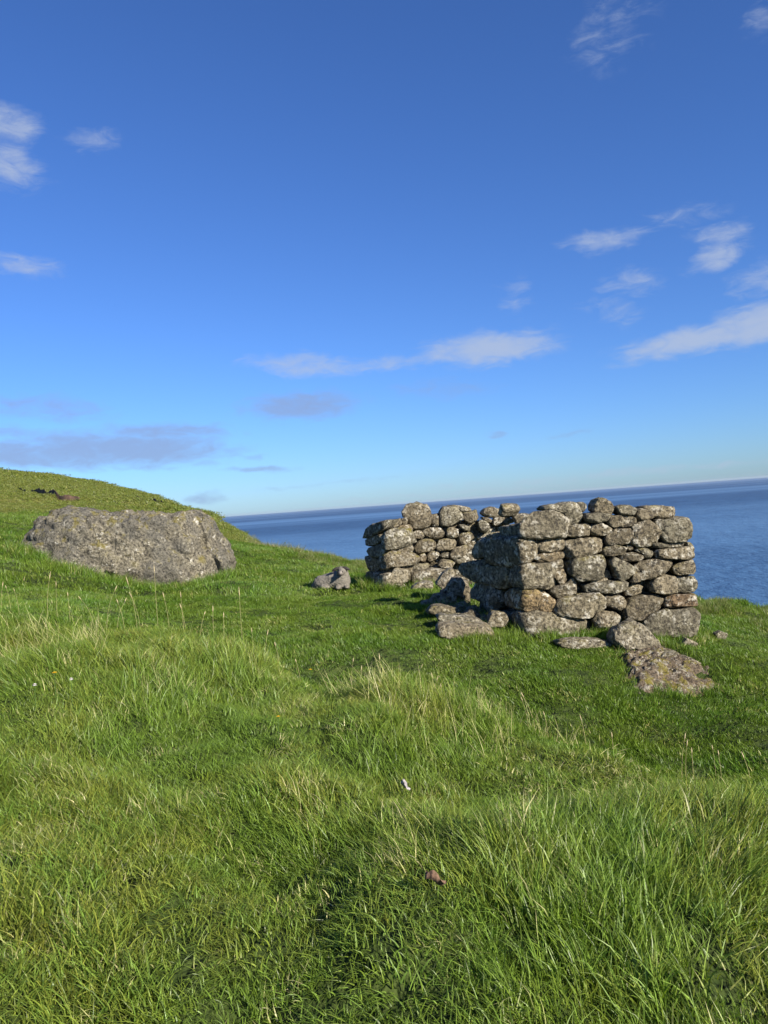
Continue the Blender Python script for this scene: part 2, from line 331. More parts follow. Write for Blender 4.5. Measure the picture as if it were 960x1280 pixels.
def build_sea():
    m, nt, p, out = mat('sea_water'); L = nt.links.new
    geo = N(nt, 'ShaderNodeNewGeometry'); mp = N(nt, 'ShaderNodeMapping'); mp.inputs['Rotation'].default_value = (0, 0, .3); mp.inputs['Scale'].default_value = (1, .6, 1)
    L(geo.outputs['Position'], mp.inputs[0])
    a = tex(nt, 'ShaderNodeTexNoise', mp.outputs[0], .012, 6, .7); b = tex(nt, 'ShaderNodeTexNoise', mp.outputs[0], .09, 4, .6)
    mp2 = N(nt, 'ShaderNodeMapping'); mp2.inputs['Scale'].default_value = (.00005, .00028, 1); mp2.inputs['Rotation'].default_value = (0, 0, .12); L(geo.outputs['Position'], mp2.inputs[0])
    c = tex(nt, 'ShaderNodeTexNoise', mp2.outputs[0], 1.0, 4, .5)
    sl = ramp(nt, c.outputs['Fac'], .42, .62)                       # slicks of calmer water
    col = mix(nt, ramp(nt, a.outputs['Fac'], .35, .65), (.009, .036, .095), (.034, .090, .185))
    col = mix(nt, ramp(nt, b.outputs['Fac'], .40, .66), col, (.045, .105, .20))
    col = mix(nt, math_(nt, 'MULTIPLY', sl, .6), col, (.10, .20, .33))  # stronger sky reflection of the slicks painted in as paler base colour
    L(col, p.inputs['Base Color'])
    rr = N(nt, 'ShaderNodeMapRange'); L(sl, rr.inputs['Value']); rr.inputs['To Min'].default_value = .52; rr.inputs['To Max'].default_value = .36; L(rr.outputs[0], p.inputs['Roughness'])
    p.inputs['IOR'].default_value = 1.33; p.inputs['Specular IOR Level'].default_value = .5
    h = bump(nt, a.outputs['Fac'], .9, 14); h = bump(nt, b.outputs['Fac'], .8, 2.0, h); L(h, p.inputs['Normal'])
    rings = [40, 150, 400, 1000, 3000, 9000, 25000, 90000]; seg = 96; V = [(0, 0, SEA_Z)]; Fs = []
    for r in rings:
        for k in range(seg): V.append((r * math.cos(2*math.pi*k/seg), r * math.sin(2*math.pi*k/seg), SEA_Z))
    for k in range(seg): Fs.append((0, 1 + k, 1 + (k + 1) % seg))
    for q in range(len(rings) - 1):
        for k in range(seg):
            a0 = 1 + q * seg; Fs.append((a0 + k, a0 + seg + k, a0 + seg + (k + 1) % seg, a0 + (k + 1) % seg))
    tag(mesh_obj('sea', V, Fs, m), kind='structure')
build_sea()

# ------------------------------------------------------------------ stones
def ico(level):
    bm = bmesh.new(); bmesh.ops.create_icosphere(bm, subdivisions=level, radius=1)
    v = [tuple(x.co) for x in bm.verts]; f = [tuple(y.index for y in x.verts) for x in bm.faces]; bm.free(); return np.array(v), f
ICO = {k: ico(k) for k in (3, 4, 5, 6)}
def poly_radius(poly, c, ang, soft=.02):
    """distance from c to the outline in direction ang, slightly rounded"""
    P_ = [np.array(p) - c for p in poly]; n = len(P_)
    def R(th):
        d = np.stack([np.cos(th), np.sin(th)], -1); best = np.zeros(len(th))
        for i in range(n):
            a, b = P_[i], P_[(i + 1) % n]; e = b - a
            den = d[:, 0] * e[1] - d[:, 1] * e[0]
            with np.errstate(all='ignore'):
                t = (a[0] * e[1] - a[1] * e[0]) / den; s = (a[0] * d[:, 1] - a[1] * d[:, 0]) / den
            ok = (np.abs(den) > 1e-12) & (t > 0) & (s >= -1e-6) & (s <= 1 + 1e-6); best = np.where(ok, np.maximum(best, t), best)
        return best
    grid = np.linspace(0, 2 * np.pi, 181)[:-1]; r = R(grid); k = max(1, int(soft * 180 / (2 * np.pi)))
    w = np.hanning(2 * k + 3)[1:-1]; w /= w.sum(); rp = np.concatenate([r[-k:], r, r[:k]]); r = np.convolve(rp, w, 'valid')
    return np.interp(np.mod(ang, 2 * np.pi), np.append(grid, 2 * np.pi), np.append(r, r[0]))
def stone(poly, tof, half, seed, name='stone', parent=None, level=4, off=None, tint=None, moss=None, mat_=None, grow=1.085, rough=1.0, cuts=6, extra=None, pw=None):
    """poly: outline (u, z) on the wall face; tof(u, z, t) -> world; half: half thickness"""
    r_ = random.Random(seed); poly = [np.array(p, float) for p in poly]
    # area centroid
    A = cx = cy = 0
    for i in range(len(poly)):
        a, b = poly[i], poly[(i + 1) % len(poly)]; w = a[0] * b[1] - b[0] * a[1]; A += w; cx += (a[0] + b[0]) * w; cy += (a[1] + b[1]) * w
    c = np.array([cx / (3 * A), cy / (3 * A)]); size = math.sqrt(abs(A) / 2)
    V, Fs = ICO[level]; a, b, g = V[:, 0], V[:, 1], V[:, 2]
    rad = np.hypot(a, g); ang = np.arctan2(g, a); R = poly_radius(poly, c, ang) * grow
    p1, p2 = pw or (r_.uniform(.42, .56), r_.uniform(.2, .32))
    rr = rad ** p1 * R; s = np.sign(b) * np.abs(b) ** p2                      # s = -1 towards the viewer
    u, z, t = c[0] + rr * np.cos(ang), c[1] + rr * np.sin(ang), half * (1 + s)
    # flat split faces: clip with random planes
    Q_ = np.stack([(u - c[0]), t - half, (z - c[1])], -1)
    for q in range(cuts):
        nrm = np.array([r_.uniform(-.45, .45), -1.0, r_.uniform(-.5, .6)]) if q < 2 else np.array([r_.gauss(0, 1), r_.gauss(-.5, .6), r_.gauss(0, 1)])
        nrm /= np.linalg.norm(nrm); d = Q_ @ nrm; lim = d.max() * (r_.uniform(.80, .93) if q < 2 else r_.uniform(.86, .95))
        Q_ -= np.outer(np.maximum(d - lim, 0) * .85, nrm)
    u, t, z = Q_[:, 0] + c[0], Q_[:, 1] + half, Q_[:, 2] + c[1]
    o_ = off if off is not None else r_.uniform(-.035, .035)
    W_ = tof(u, z, t + o_)
    cen = W_.mean(0); sd_ = Vector((r_.uniform(0, 90), r_.uniform(0, 90), r_.uniform(0, 90)))
    D = W_ - cen; out = D.copy()
    amp = min(.055, size * .115) * rough
    f1, f2, f3 = 1.6 / size, 4.5 / size, 14 / size
    for i in range(len(D)):
        v = Vector(D[i]); 
        k = mnoise.noise(v * f1 + sd_) * .6 + mnoise.noise(v * f2 + sd_) * .55 - abs(mnoise.noise(v * f2 * 1.7 + sd_)) * .5 + mnoise.noise(v * f3 + sd_) * .26
        out[i] = D[i] + D[i] / (np.linalg.norm(D[i]) + 1e-9) * k * amp
    if extra is not None: out = extra(out + cen) - cen
    ploc = parent.location if parent else Vector((0, 0, 0))
    o = mesh_obj(name, out, Fs, mat_ or M_stone, parent, Vector(cen) - ploc)
    if tint is None:
        q = r_.random(); b_ = r_.uniform(.8, 1.25)
        tint = (b_ * 1.06, b_ * 1.0, b_ * .88) if q < .6 else ((b_, b_, b_ * .93) if q < .9 else (b_ * 1.12, b_ * 1.0, b_ * .82))
    o.color = (*tint, moss if moss is not None else r_.choice([0, .2, .5]))
    return o

class Face:
    """A wall face in plan: corner point, a front direction (u>0) and a side direction (u<0)."""
    def __init__(s, cpx, Y, side=(-.45, 1.0), inward=(.5, .9)):
        s.c = np.array(list(at(cpx, 720, Y))[:2]); s.Y = Y; sv = np.array(side); s.sd = sv / np.linalg.norm(sv)
        iv = np.array(inward); s.inw = iv / np.linalg.norm(iv)
    def uz(s, px, py):
        p = at(px, py, s.Y)
        if p.x >= s.c[0]: return (p.x - s.c[0], p.z)
        r = ray(px, py)                                                   # intersect with the side plane
        n = np.array([s.sd[1], -s.sd[0]]); k = float(s.c @ n) / (r.x * n[0] + r.y * n[1])
        q = Vector((0, 0, EYE)) + r * k; return (-abs(float((np.array([q.x, q.y]) - s.c) @ s.sd)), q.z)
    def tof(s, mode):
        inw = {'f': np.array([0, 1.0]), 's': np.array([s.sd[1], -s.sd[0]]), 'c': s.inw}[mode]
        def f(u, z, t):
            up, un = np.maximum(u, 0), np.maximum(-u, 0)
            return np.stack([s.c[0] + up + un * s.sd[0] + t * inw[0], s.c[1] + un * s.sd[1] + t * inw[1], z], -1)
        return f
CR = {'A': (630, 620, 6.738), 'B': (750, 620, 6.738), 'C': (530, 640, 7.385), 'D': (440, 620, 8.0), 'E': (540, 620, 8.0), 'R': (0, 560, 3.0), 'P': (0, 0, 1)}
def img(crop, pts):
    x0, y0, k = CR[crop]; return [(x0 + x / k, y0 + y / k) for x, y in pts]
def empty(name, loc):
    o = bpy.data.objects.new(name, None); o.empty_display_size = .2; o.location = loc; C.objects.link(o); return o

front = Face(653, 10.0)
FRONT = [ # crop, mode, outline, half thickness, offset
('A','c',[(120,300),(150,200),(250,140),(480,135),(530,190),(530,290),(490,350),(230,365),(130,340)],.28,-.03),
('A','f',[(320,125),(370,80),(500,65),(560,52),(640,60),(680,150),(660,220),(560,235),(520,150),(420,125)],.26,.03),
('A','f',[(640,55),(690,50),(720,75),(715,110),(685,145),(650,110)],.12,.12),
('A','f',[(530,250),(610,235),(720,230),(735,270),(725,335),(600,350),(520,335)],.22,None),
('A','f',[(270,420),(370,370),(500,360),(525,400),(525,450),(480,470),(330,480),(280,460)],.2,.03),
('A','f',[(240,515),(350,485),(530,475),(545,500),(520,525),(420,560),(320,560),(240,530)],.2,.05),
('A','f',[(520,400),(560,370),(800,350),(840,380),(835,480),(780,495),(660,520),(570,540),(525,480)],.25,None),
('A','f',[(530,570),(600,530),(840,500),(860,540),(845,680),(800,710),(640,710),(560,660)],.25,None),
('A','c',[(20,690),(35,620),(180,575),(375,572),(395,640),(420,760),(390,780),(50,780)],.27,-.02),
('A','f',[(390,600),(400,560),(500,540),(515,600),(430,660)],.15,.04),
('A','f',[(420,665),(510,615),(545,680),(540,720),(500,765)],.15,.05),
('A','f',[(390,790),(540,740),(590,695),(625,740),(620,830),(470,865),(420,850)],.2,None),
('A','c',[(-20,860),(0,800),(80,790),(270,795),(290,850),(290,960),(210,975),(50,940),(-10,920)],.27,-.02),
('A','f',[(300,830),(340,805),(440,880),(450,940),(400,995),(350,990),(295,960)],.18,.03),
('A','f',[(430,990),(460,880),(560,850),(780,815),(850,880),(850,950),(720,1020),(600,1030),(500,1015)],.26,-.05),
('A','c',[(60,990),(130,975),(270,975),(520,1035),(640,1050),(660,1130),(540,1190),(330,1230),(180,1220),(90,1150)],.3,-.05),
('A','c',[(-190,420),(-150,370),(60,345),(180,360),(235,400),(225,480),(190,560),(60,600),(-130,590),(-190,520)],.27,-.02),
('B','f',[(-30,80),(0,20),(60,15),(110,50),(140,110),(120,150),(0,145),(-30,130)],.2,.02),
('B','f',[(-120,190),(-100,150),(0,140),(100,155),(70,210),(0,225),(-90,225)],.2,None),
('B','f',[(70,215),(110,160),(200,165),(300,180),(315,220),(260,255),(130,265),(90,250)],.22,-.02),
('B','f',[(140,90),(180,85),(240,75),(320,110),(315,150),(260,170),(180,155),(150,130)],.2,None),
('B','f',[(330,150),(340,100),(420,115),(500,130),(505,165),(440,195),(340,215),(320,200)],.2,None),
('B','f',[(380,95),(500,80),(650,90),(685,115),(650,180),(560,195),(505,190),(480,140)],.25,.08),
('B','f',[(480,210),(560,200),(760,180),(785,230),(780,350),(740,380),(560,390),(530,350)],.27,None),
('B','f',[(285,260),(330,225),(460,210),(520,270),(525,340),(480,400),(340,435),(280,400)],.25,-.03),
('B','f',[(60,340),(140,275),(230,265),(290,290),(305,340),(270,400),(170,410),(70,420)],.22,None),
('B','f',[(-70,280),(-50,240),(30,228),(110,280),(60,330),(-20,340),(-70,320)],.2,None),
('B','f',[(-5,350),(30,370),(32,460),(0,490),(-25,440)],.15,.04),
('B','f',[(30,470),(60,425),(140,410),(235,440),(220,490),(100,510),(40,500)],.2,None),
('B','f',[(240,415),(290,415),(290,450),(260,465),(240,440)],.1,.03),
('B','f',[(290,450),(400,440),(455,470),(450,520),(400,530),(370,490)],.16,.02),
('B','f',[(180,520),(210,485),(300,478),(400,515),(370,550),(260,555),(200,540)],.18,None),
('B','f',[(450,400),(560,395),(750,385),(740,420),(600,440),(460,440)],.24,.02),
('B','f',[(465,490),(500,455),(750,430),(800,440),(810,520),(740,540),(560,530),(480,520)],.25,-.03),
('B','f',[(750,390),(800,400),(820,450),(815,500),(790,490),(765,430)],.2,.06),
('B','f',[(95,560),(130,520),(190,545),(300,600),(290,650),(200,725),(150,690)],.22,-.04),
('B','f',[(310,600),(360,555),(460,535),(620,545),(635,580),(540,660),(430,710),(350,715)],.24,None),
('B','f',[(265,720),(300,625),(350,680),(355,720),(280,735)],.15,-.02),
('B','f',[(620,600),(700,560),(800,540),(820,570),(800,660),(680,670),(640,650)],.22,None),
('B','f',[(440,760),(480,700),(580,665),(660,690),(660,820),(540,838),(460,820)],.25,-.02),
('B','f',[(660,690),(800,680),(835,710),(840,790),(800,820),(665,820)],.25,.02),
('B','f',[(0,730),(100,720),(240,730),(268,770),(240,805),(120,822),(-100,820),(-120,760)],.22,-.03),
('B','f',[(-30,700),(60,690),(90,715),(0,728),(-60,730)],.16,.05),
('B','f',[(240,800),(300,740),(390,770),(400,820),(300,850),(250,850)],.15,.1),
('B','f',[(50,880),(70,850),(200,850),(230,890),(220,950),(180,970),(70,935)],.2,None),
('B','f',[(200,1000),(270,880),(380,845),(540,850),(545,950),(470,1010),(360,1050),(240,1055)],.27,-.04),
('B','f',[(560,870),(620,835),(830,835),(860,900),(840,940),(600,950),(560,930)],.25,None),
('B','f',[(360,1060),(470,1000),(560,960),(820,955),(860,1010),(840,1110),(810,1180),(460,1210),(400,1130)],.3,-.03),
('B','f',[(-20,1000),(20,975),(150,985),(200,1040),(205,1090),(120,1130),(0,1120),(-40,1060)],.24,None),
('B','f',[(30,620),(100,630),(120,700),(60,690)],.12,.1),
# the side face, in shade
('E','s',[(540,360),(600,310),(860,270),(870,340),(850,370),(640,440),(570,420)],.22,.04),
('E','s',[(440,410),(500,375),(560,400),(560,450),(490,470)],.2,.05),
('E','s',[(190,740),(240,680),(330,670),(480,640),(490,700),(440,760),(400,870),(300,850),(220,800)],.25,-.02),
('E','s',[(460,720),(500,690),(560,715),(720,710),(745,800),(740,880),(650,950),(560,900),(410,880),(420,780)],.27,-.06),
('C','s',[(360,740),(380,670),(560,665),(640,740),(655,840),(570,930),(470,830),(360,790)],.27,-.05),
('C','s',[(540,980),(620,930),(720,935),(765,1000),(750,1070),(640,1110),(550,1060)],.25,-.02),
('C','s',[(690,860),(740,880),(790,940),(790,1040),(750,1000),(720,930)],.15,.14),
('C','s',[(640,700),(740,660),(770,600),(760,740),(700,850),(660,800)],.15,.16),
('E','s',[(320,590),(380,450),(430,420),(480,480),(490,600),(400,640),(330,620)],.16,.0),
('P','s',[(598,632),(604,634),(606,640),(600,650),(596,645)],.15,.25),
]
wall_a = empty('stone_wall', (front.c[0], front.c[1], gz(front.c[0], front.c[1])))
tag(wall_a, 'ruined dry stone wall corner with sunlit front face nearest the camera', 'stone wall')
TINTS = {12: (1.25, 1.03, .74), 13: (1.3, 1.08, .8), 46: (1.0, .78, .62), 8: (1.05, 1.02, .92), 14: (1.25, 1.2, 1.05), 15: (1.15, 1.12, 1.0), 0: (1.1, 1.08, 1.0)}
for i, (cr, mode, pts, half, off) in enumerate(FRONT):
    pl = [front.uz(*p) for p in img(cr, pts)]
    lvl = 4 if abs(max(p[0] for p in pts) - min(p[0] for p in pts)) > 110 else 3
    stone(pl, front.tof(mode), half, 100 + i, parent=wall_a, level=lvl, off=(off if off is not None else .02) + .07 if mode == 's' else off, tint=TINTS.get(i) or ((1.35, 1.3, 1.15) if mode == 's' else None))  # side stones tinted paler: fill light for their shade put into the colour
core = [front.uz(*p) for p in [(664,652),(690,645),(860,648),(866,660),(870,812),(662,818)]]
stone(core, front.tof('f'), .16, 991, name='wall_hearting', parent=wall_a, level=4, off=.27, tint=(.7, .66, .58), grow=1.0, pw=(.3, .3), cuts=0)
core = [front.uz(*p) for p in [(656,652),(604,668),(592,700),(580,725),(576,790),(600,812),(652,818)]]
stone(core, front.tof('s'), .14, 992, name='wall_hearting', parent=wall_a, level=4, off=.25, tint=(.8, .75, .65), grow=1.0, pw=(.3, .3), cuts=0)

pill = Face(485, 15.0, side=(-.6, 1.0)); back = Face(300, 15.6)
BACK = [
('p','D','c',[(75,410),(100,350),(190,280),(340,235),(410,245),(380,300),(300,340),(200,395),(100,435)],.22,0),
('p','D','s',[(100,450),(130,420),(270,380),(285,440),(230,480),(130,510)],.2,0),
('p','D','c',[(270,400),(300,345),(400,330),(500,350),(530,440),(520,490),(440,530),(340,550),(290,500)],.25,-.04),
('p','D','s',[(90,530),(200,500),(280,470),(320,540),(300,610),(200,620),(120,600)],.22,0),
('p','D','s',[(105,600),(200,615),(250,700),(230,750),(130,755)],.22,.02),
('p','D','c',[(230,660),(280,600),(400,550),(480,580),(580,610),(600,660),(530,720),(420,700),(300,740),(240,700)],.25,-.04),
('p','D','f',[(400,740),(440,710),(560,750),(560,850),(480,900),(400,880)],.2,-.05),
('p','D','c',[(190,840),(330,770),(400,780),(420,870),(460,920),(330,945),(220,910)],.22,-.1),
('p','D','s',[(90,770),(200,750),(290,780),(220,850),(100,850)],.2,0),
('b','D','f',[(380,290),(430,240),(480,220),(500,280),(440,310),(360,325)],.2,-.3),
('b','D','f',[(490,230),(540,210),(560,250),(540,290),(500,285)],.15,-.2),
('b','D','f',[(400,320),(480,290),(580,285),(605,330),(570,400),(510,400),(490,350)],.22,-.25),
('b','D','f',[(485,200),(540,85),(640,75),(760,90),(810,180),(800,240),(770,300),(700,325),(610,325),(560,280),(550,210)],.3,-.05),
('b','D','f',[(790,190),(870,175),(870,300),(800,310)],.2,.02),
('b','D','f',[(590,390),(620,345),(690,345),(725,400),(700,425),(610,425)],.2,-.05),
('b','D','f',[(700,345),(800,315),(890,320),(935,390),(900,420),(830,435),(750,400)],.2,None),
('b','D','f',[(620,510),(680,440),(780,425),(830,460),(830,540),(760,560),(650,585)],.22,-.04),
('b','D','f',[(480,540),(520,470),(590,465),(615,520),(590,570),(530,580),(480,570)],.2,-.3),
('b','D','f',[(540,410),(640,430),(650,460),(600,475),(530,450)],.15,-.1),
('b','D','f',[(680,590),(720,570),(745,610),(735,660),(690,660)],.15,-.05),
('b','D','f',[(750,600),(790,555),(860,550),(880,590),(840,640),(770,660)],.2,None),
('b','D','f',[(610,620),(650,590),(670,640),(650,680),(600,670)],.15,-.1),
('b','D','f',[(560,700),(620,675),(770,675),(780,715),(700,730),(600,735)],.2,-.15),
('b','D','f',[(570,780),(640,730),(800,715),(960,720),(980,760),(860,830),(700,850),(600,870),(570,830)],.3,-.45),
('b','E','f',[(70,270),(80,160),(120,105),(240,110),(300,160),(315,230),(240,290),(160,310),(100,305)],.26,-.03),
('b','E','f',[(120,100),(250,88),(380,115),(410,150),(300,162),(260,118)],.24,.04),
('b','E','f',[(300,170),(400,155),(450,140),(475,190),(460,250),(380,275),(330,240)],.22,None),
('b','E','f',[(260,290),(320,285),(385,310),(385,350),(320,345)],.18,None),
('b','E','f',[(150,340),(180,315),(265,320),(265,400),(220,430),(150,410)],.2,None),
('b','E','f',[(40,500),(70,440),(150,420),(220,430),(250,490),(200,540),(100,550),(50,540)],.22,-.04),
('b','E','f',[(265,420),(290,380),(360,350),(430,390),(440,420),(350,480),(290,490)],.2,None),
('b','E','f',[(80,600),(110,570),(170,565),(170,620),(100,620)],.15,.03),
('b','E','f',[(170,580),(230,520),(340,490),(360,520),(320,600),(230,640),(190,630)],.2,-.05),
('b','E','f',[(50,680),(100,630),(180,640),(230,670),(180,710),(90,710)],.2,-.3),
('b','E','f',[(385,280),(460,270),(520,380),(480,400),(400,390),(385,340)],.1,.3),
('b','E','f',[(460,270),(490,235),(560,260),(590,310),(540,370),(480,350)],.2,-.1),
('b','E','f',[(505,180),(530,130),(600,108),(690,130),(740,130),(740,200),(620,220),(560,210)],.25,None),
('b','E','f',[(495,210),(560,215),(610,240),(590,270),(520,235)],.2,None),
('b','E','f',[(610,270),(630,220),(720,200),(745,240),(700,290),(630,300)],.2,None),
('b','E','f',[(740,210),(780,205),(830,260),(750,290),(710,295)],.2,None),
('b','E','f',[(780,185),(830,170),(960,180),(965,270),(830,285)],.2,-.4),
('b','E','f',[(220,640),(330,620),(330,680),(230,680)],.15,0),
('b','E','f',[(440,400),(520,380),(560,330),(640,300),(640,420),(500,470)],.2,.1),
]
rb = random.Random(5)
for q in range(16):
    f = rb.random(); cx_, cy_ = front.c[0] - .12 - .75 * f - rb.uniform(.05, .35), 10.3 + 2.0 * f + rb.uniform(-.1, .4); sz = rb.uniform(.07, .17); zz = gz(cx_, cy_) + sz * rb.uniform(.1, .6)
    pl = [(cx_ + sz * rb.uniform(.8, 1.35) * math.cos(a_), zz + sz * rb.uniform(.55, .8) * math.sin(a_)) for a_ in [k_ * math.pi / 3 + rb.uniform(-.3, .3) for k_ in range(6)]]
    stone(pl, (lambda Y0: (lambda u, z, t: np.stack([u, np.full_like(u, Y0) + t, z], -1)))(cy_ - sz), sz, 1200 + q, parent=wall_a, level=3, off=0, tint=(1.25, 1.2, 1.05))
wall_b = empty('stone_wall', (float(pill.c[0]), float(pill.c[1]), gz(*pill.c)))
tag(wall_b, 'lower ruined dry stone wall further back, beside the lying sheep', 'stone wall')
MOSS = {2: 1, 5: 1, 17: 1, 29: .8, 39: 1, 33: .8, 28: .6, 12: .4}
for i, (f_, cr, mode, pts, half, off) in enumerate(BACK):
    fc = pill if f_ == 'p' else back
    stone([fc.uz(*p) for p in img(cr, pts)], fc.tof(mode), half, 300 + i, parent=wall_b, level=3, off=off, moss=MOSS.get(i), tint=(1.5, 1.45, 1.3) if i in (6, 7) else None)
core = [back.uz(*p) for p in [(500,650),(520,645),(600,650),(655,655),(700,660),(700,735),(505,735)]]
stone(core, back.tof('f'), .16, 993, name='wall_hearting', parent=wall_b, level=4, off=.2, tint=(.8, .75, .65), grow=.97)
core = [pill.uz(*p) for p in [(462,672),(480,660),(505,665),(508,730),(460,725)]]
rf = Face(0, 12.5)
for q, rp in enumerate(([(150,800),(170,740),(230,700),(290,730),(300,800),(220,850)], [(280,700),(330,640),(400,640),(430,720),(420,860),(320,850)], [(90,840),(130,800),(210,800),(230,880),(120,890)], [(190,860),(260,820),(360,840),(380,930),(230,940)])):
    stone([rf.uz(*p) for p in img('C', rp)], rf.tof('f'), .22, 995 + q, parent=wall_a, off=-.1 * q, tint=(1.15, 1.1, 1.0), grow=1.06, cuts=5)
stone(core, pill.tof('c'), .2, 994, name='wall_hearting', parent=wall_b, level=4, off=.12, tint=(.8, .75, .65), grow=.9)

LOOSE = [ # crop, outline, depth, half thickness, tint, label
('C',[(130,1070),(160,1030),(450,1045),(560,1045),(620,1100),(660,1170),(660,1220),(440,1200),(250,1190),(130,1130)],9.75,.2,(1.5,1.42,1.25),'pale flat stone lying foremost in the grass left of the wall corner'),
('C',[(120,935),(210,930),(400,935),(520,975),(520,1050),(330,1070),(170,1020)],10.35,.2,(1.2,1.2,1.15),'long flat grey stone in shade just behind the foremost pale flat stone'),
('C',[(345,910),(430,845),(540,930),(560,985),(440,980),(350,950)],10.75,.15,(.9,.85,.75),'dark wedge stone lying at the foot of the shaded wall side'),
('C',[(240,840),(300,785),(370,790),(390,850),(340,900),(250,880)],11.3,.15,(.8,.75,.65),'small dark mossy stone in the rubble beside the shaded wall side'),
('C',[(30,920),(80,870),(150,860),(330,890),(330,950),(130,950),(30,940)],11.0,.16,(1.0,.95,.8),'low thin stone at the left end of the rubble in the shadow'),
('C',[(80,780),(120,725),(180,770),(190,810),(110,820)],12.4,.1,(1.5,1.45,1.35),'small pale stone at the far left of the rubble near the gap'),
('C',[(125,830),(180,785),(215,800),(200,850),(150,860)],11.9,.1,(1.4,1.35,1.25),'small pale stone just nearer than its pale twin by the gap'),
('C',[(215,700),(270,610),(340,605),(375,660),(350,770),(240,770)],12.2,.18,(1.25,1.22,1.15),'upright grey stone leaning on the collapsed end of the shaded wall side'),
('C',[(110,660),(180,560),(260,520),(285,590),(250,680),(180,715)],12.9,.17,(1.45,1.42,1.35),'tilted pale slab leaning at the gap between the two walls'),
('C',[(205,780),(260,745),(300,780),(290,830),(220,820)],11.7,.1,(1.1,1.05,.95),'fist sized grey stone in the middle of the shaded rubble'),
('D',[(590,920),(650,880),(740,855),(800,860),(800,950),(700,990),(610,950)],14.3,.2,(1.5,1.48,1.35),'pale grey stone in the grass below the long slab of the far wall'),
('B',[(110,1200),(130,1130),(200,1085),(290,1045),(350,1085),(470,1210),(490,1270),(420,1290),(250,1280),(130,1250)],9.45,.2,(1.5,1.48,1.4),'large white blotched wedge stone leaning at the middle of the front wall foot'),
('B',[(670,1170),(720,1120),(810,1160),(800,1200),(690,1200)],9.75,.1,(1.4,1.38,1.3),'small pale pointed stone at the right foot of the front wall'),
('B',[(500,1300),(520,1260),(560,1240),(645,1240),(650,1290),(600,1320)],9.1,.12,(1.2,1.18,1.1),'left of the two flat stones set in grass below the front wall'),
('B',[(640,1260),(720,1240),(800,1270),(850,1300),(650,1310)],9.05,.12,(1.5,1.45,1.35),'right of the two flat stones set in grass below the front wall'),
('A',[(420,1190),(540,1155),(780,1160),(876,1180),(890,1230),(700,1240),(520,1230)],9.55,.14,(1.35,1.32,1.2),'low flat slab half sunk in turf along the left foot of the front wall'),
('P',[(893,787),(900,784),(908,787),(906,794),(894,793)],10.4,.07,(1.2,1.2,1.1),'tiny grey stone alone in grass right of the front wall'),
]
for i, (cr, pts, Y, half, tint, lab) in enumerate(LOOSE):
    fc = Face(0, Y); o = stone([fc.uz(*p) for p in img(cr, pts)], fc.tof('f'), half, 500 + i, name='loose_stone', level=4, off=-half * .6, tint=tint, moss=.5, rough=.9, cuts=4)
    lo = min(v.co.z for v in o.data.vertices) + o.location.z; gl = gz(o.location.x, o.location.y) - (.02 if i in (12, 13, 14, 16) else .05)
    if lo > gl and i not in (4, 7, 8, 9): o.location.z -= min(.3, lo - gl)
    tag(o, lab, 'stone', 'stones fallen round the ruined walls')

# ------------------------------------------------------------------ boulder
bf = Face(-200, 18.4)
bo = img('R', [(x - 14, y) for x, y in [(78,410),(100,340),(150,290),(200,245),(260,225),(300,232),(420,232),(520,232),(600,235),(660,240),(720,235),(770,255),(810,300),(830,350),(860,400),(872,440),(868,500),(800,540),(765,570),(700,590),(600,592),(520,594),(440,594),(340,592),(240,580),(160,550),(90,490)]])
def boulder_shape(Wp):
    out = Wp.copy()
    g0, g1 = at(228, 655, 17.2), at(255, 735, 16.8)
    for i in range(len(out)):
        x, y, z = out[i]; v = Vector((x, y, z))
        t_ = min(1.15, max(-.6, (z - g0.z) / (g1.z - g0.z))); gx = g0.x + (g1.x - g0.x) * t_ + .06 * mnoise.noise(v * 2.2)
        d = x - gx; fr = min(1, max(0, (19.2 - y) / .8))
        k = math.exp(-(d / .11) ** 2) * .46
        # right lobe sits a little back
        out[i][1] += fr * (k + .26 * min(1, max(0, d / .12)))
        # a low spur runs down left of the crack
        out[i][1] -= fr * .55 * math.exp(-((d + .28) / .25) ** 2) * max(0, min(1, (0.55 - z) / .8))
        h = mnoise.fractal(v * 3.2, .8, 2.0, 4) * .085 + mnoise.noise(v * 11) * .045 + mnoise.noise(v * 24) * .022 - max(0, .16 - abs(mnoise.noise(Vector((x * .9, y * .9, z * 1.7 + x * .5))))) * .75
        nrm = Vector((x - (-5.6), (y - 19.2) * 1.2, (z - .3) * 1.6)).normalized()
        out[i] += np.array(nrm * h)
    return out
boulder = stone([bf.uz(*p) for p in bo], bf.tof('f'), 1.5, 900, name='boulder', level=6, off=-1.0, tint=(1.25, 1.24, 1.14), moss=.7, mat_=M_boulder, cuts=5, rough=2.2, extra=boulder_shape, grow=1.0, pw=(.8, .62))
tag(boulder, 'huge grey lichen speckled boulder bedded in the turf on the left', 'boulder')

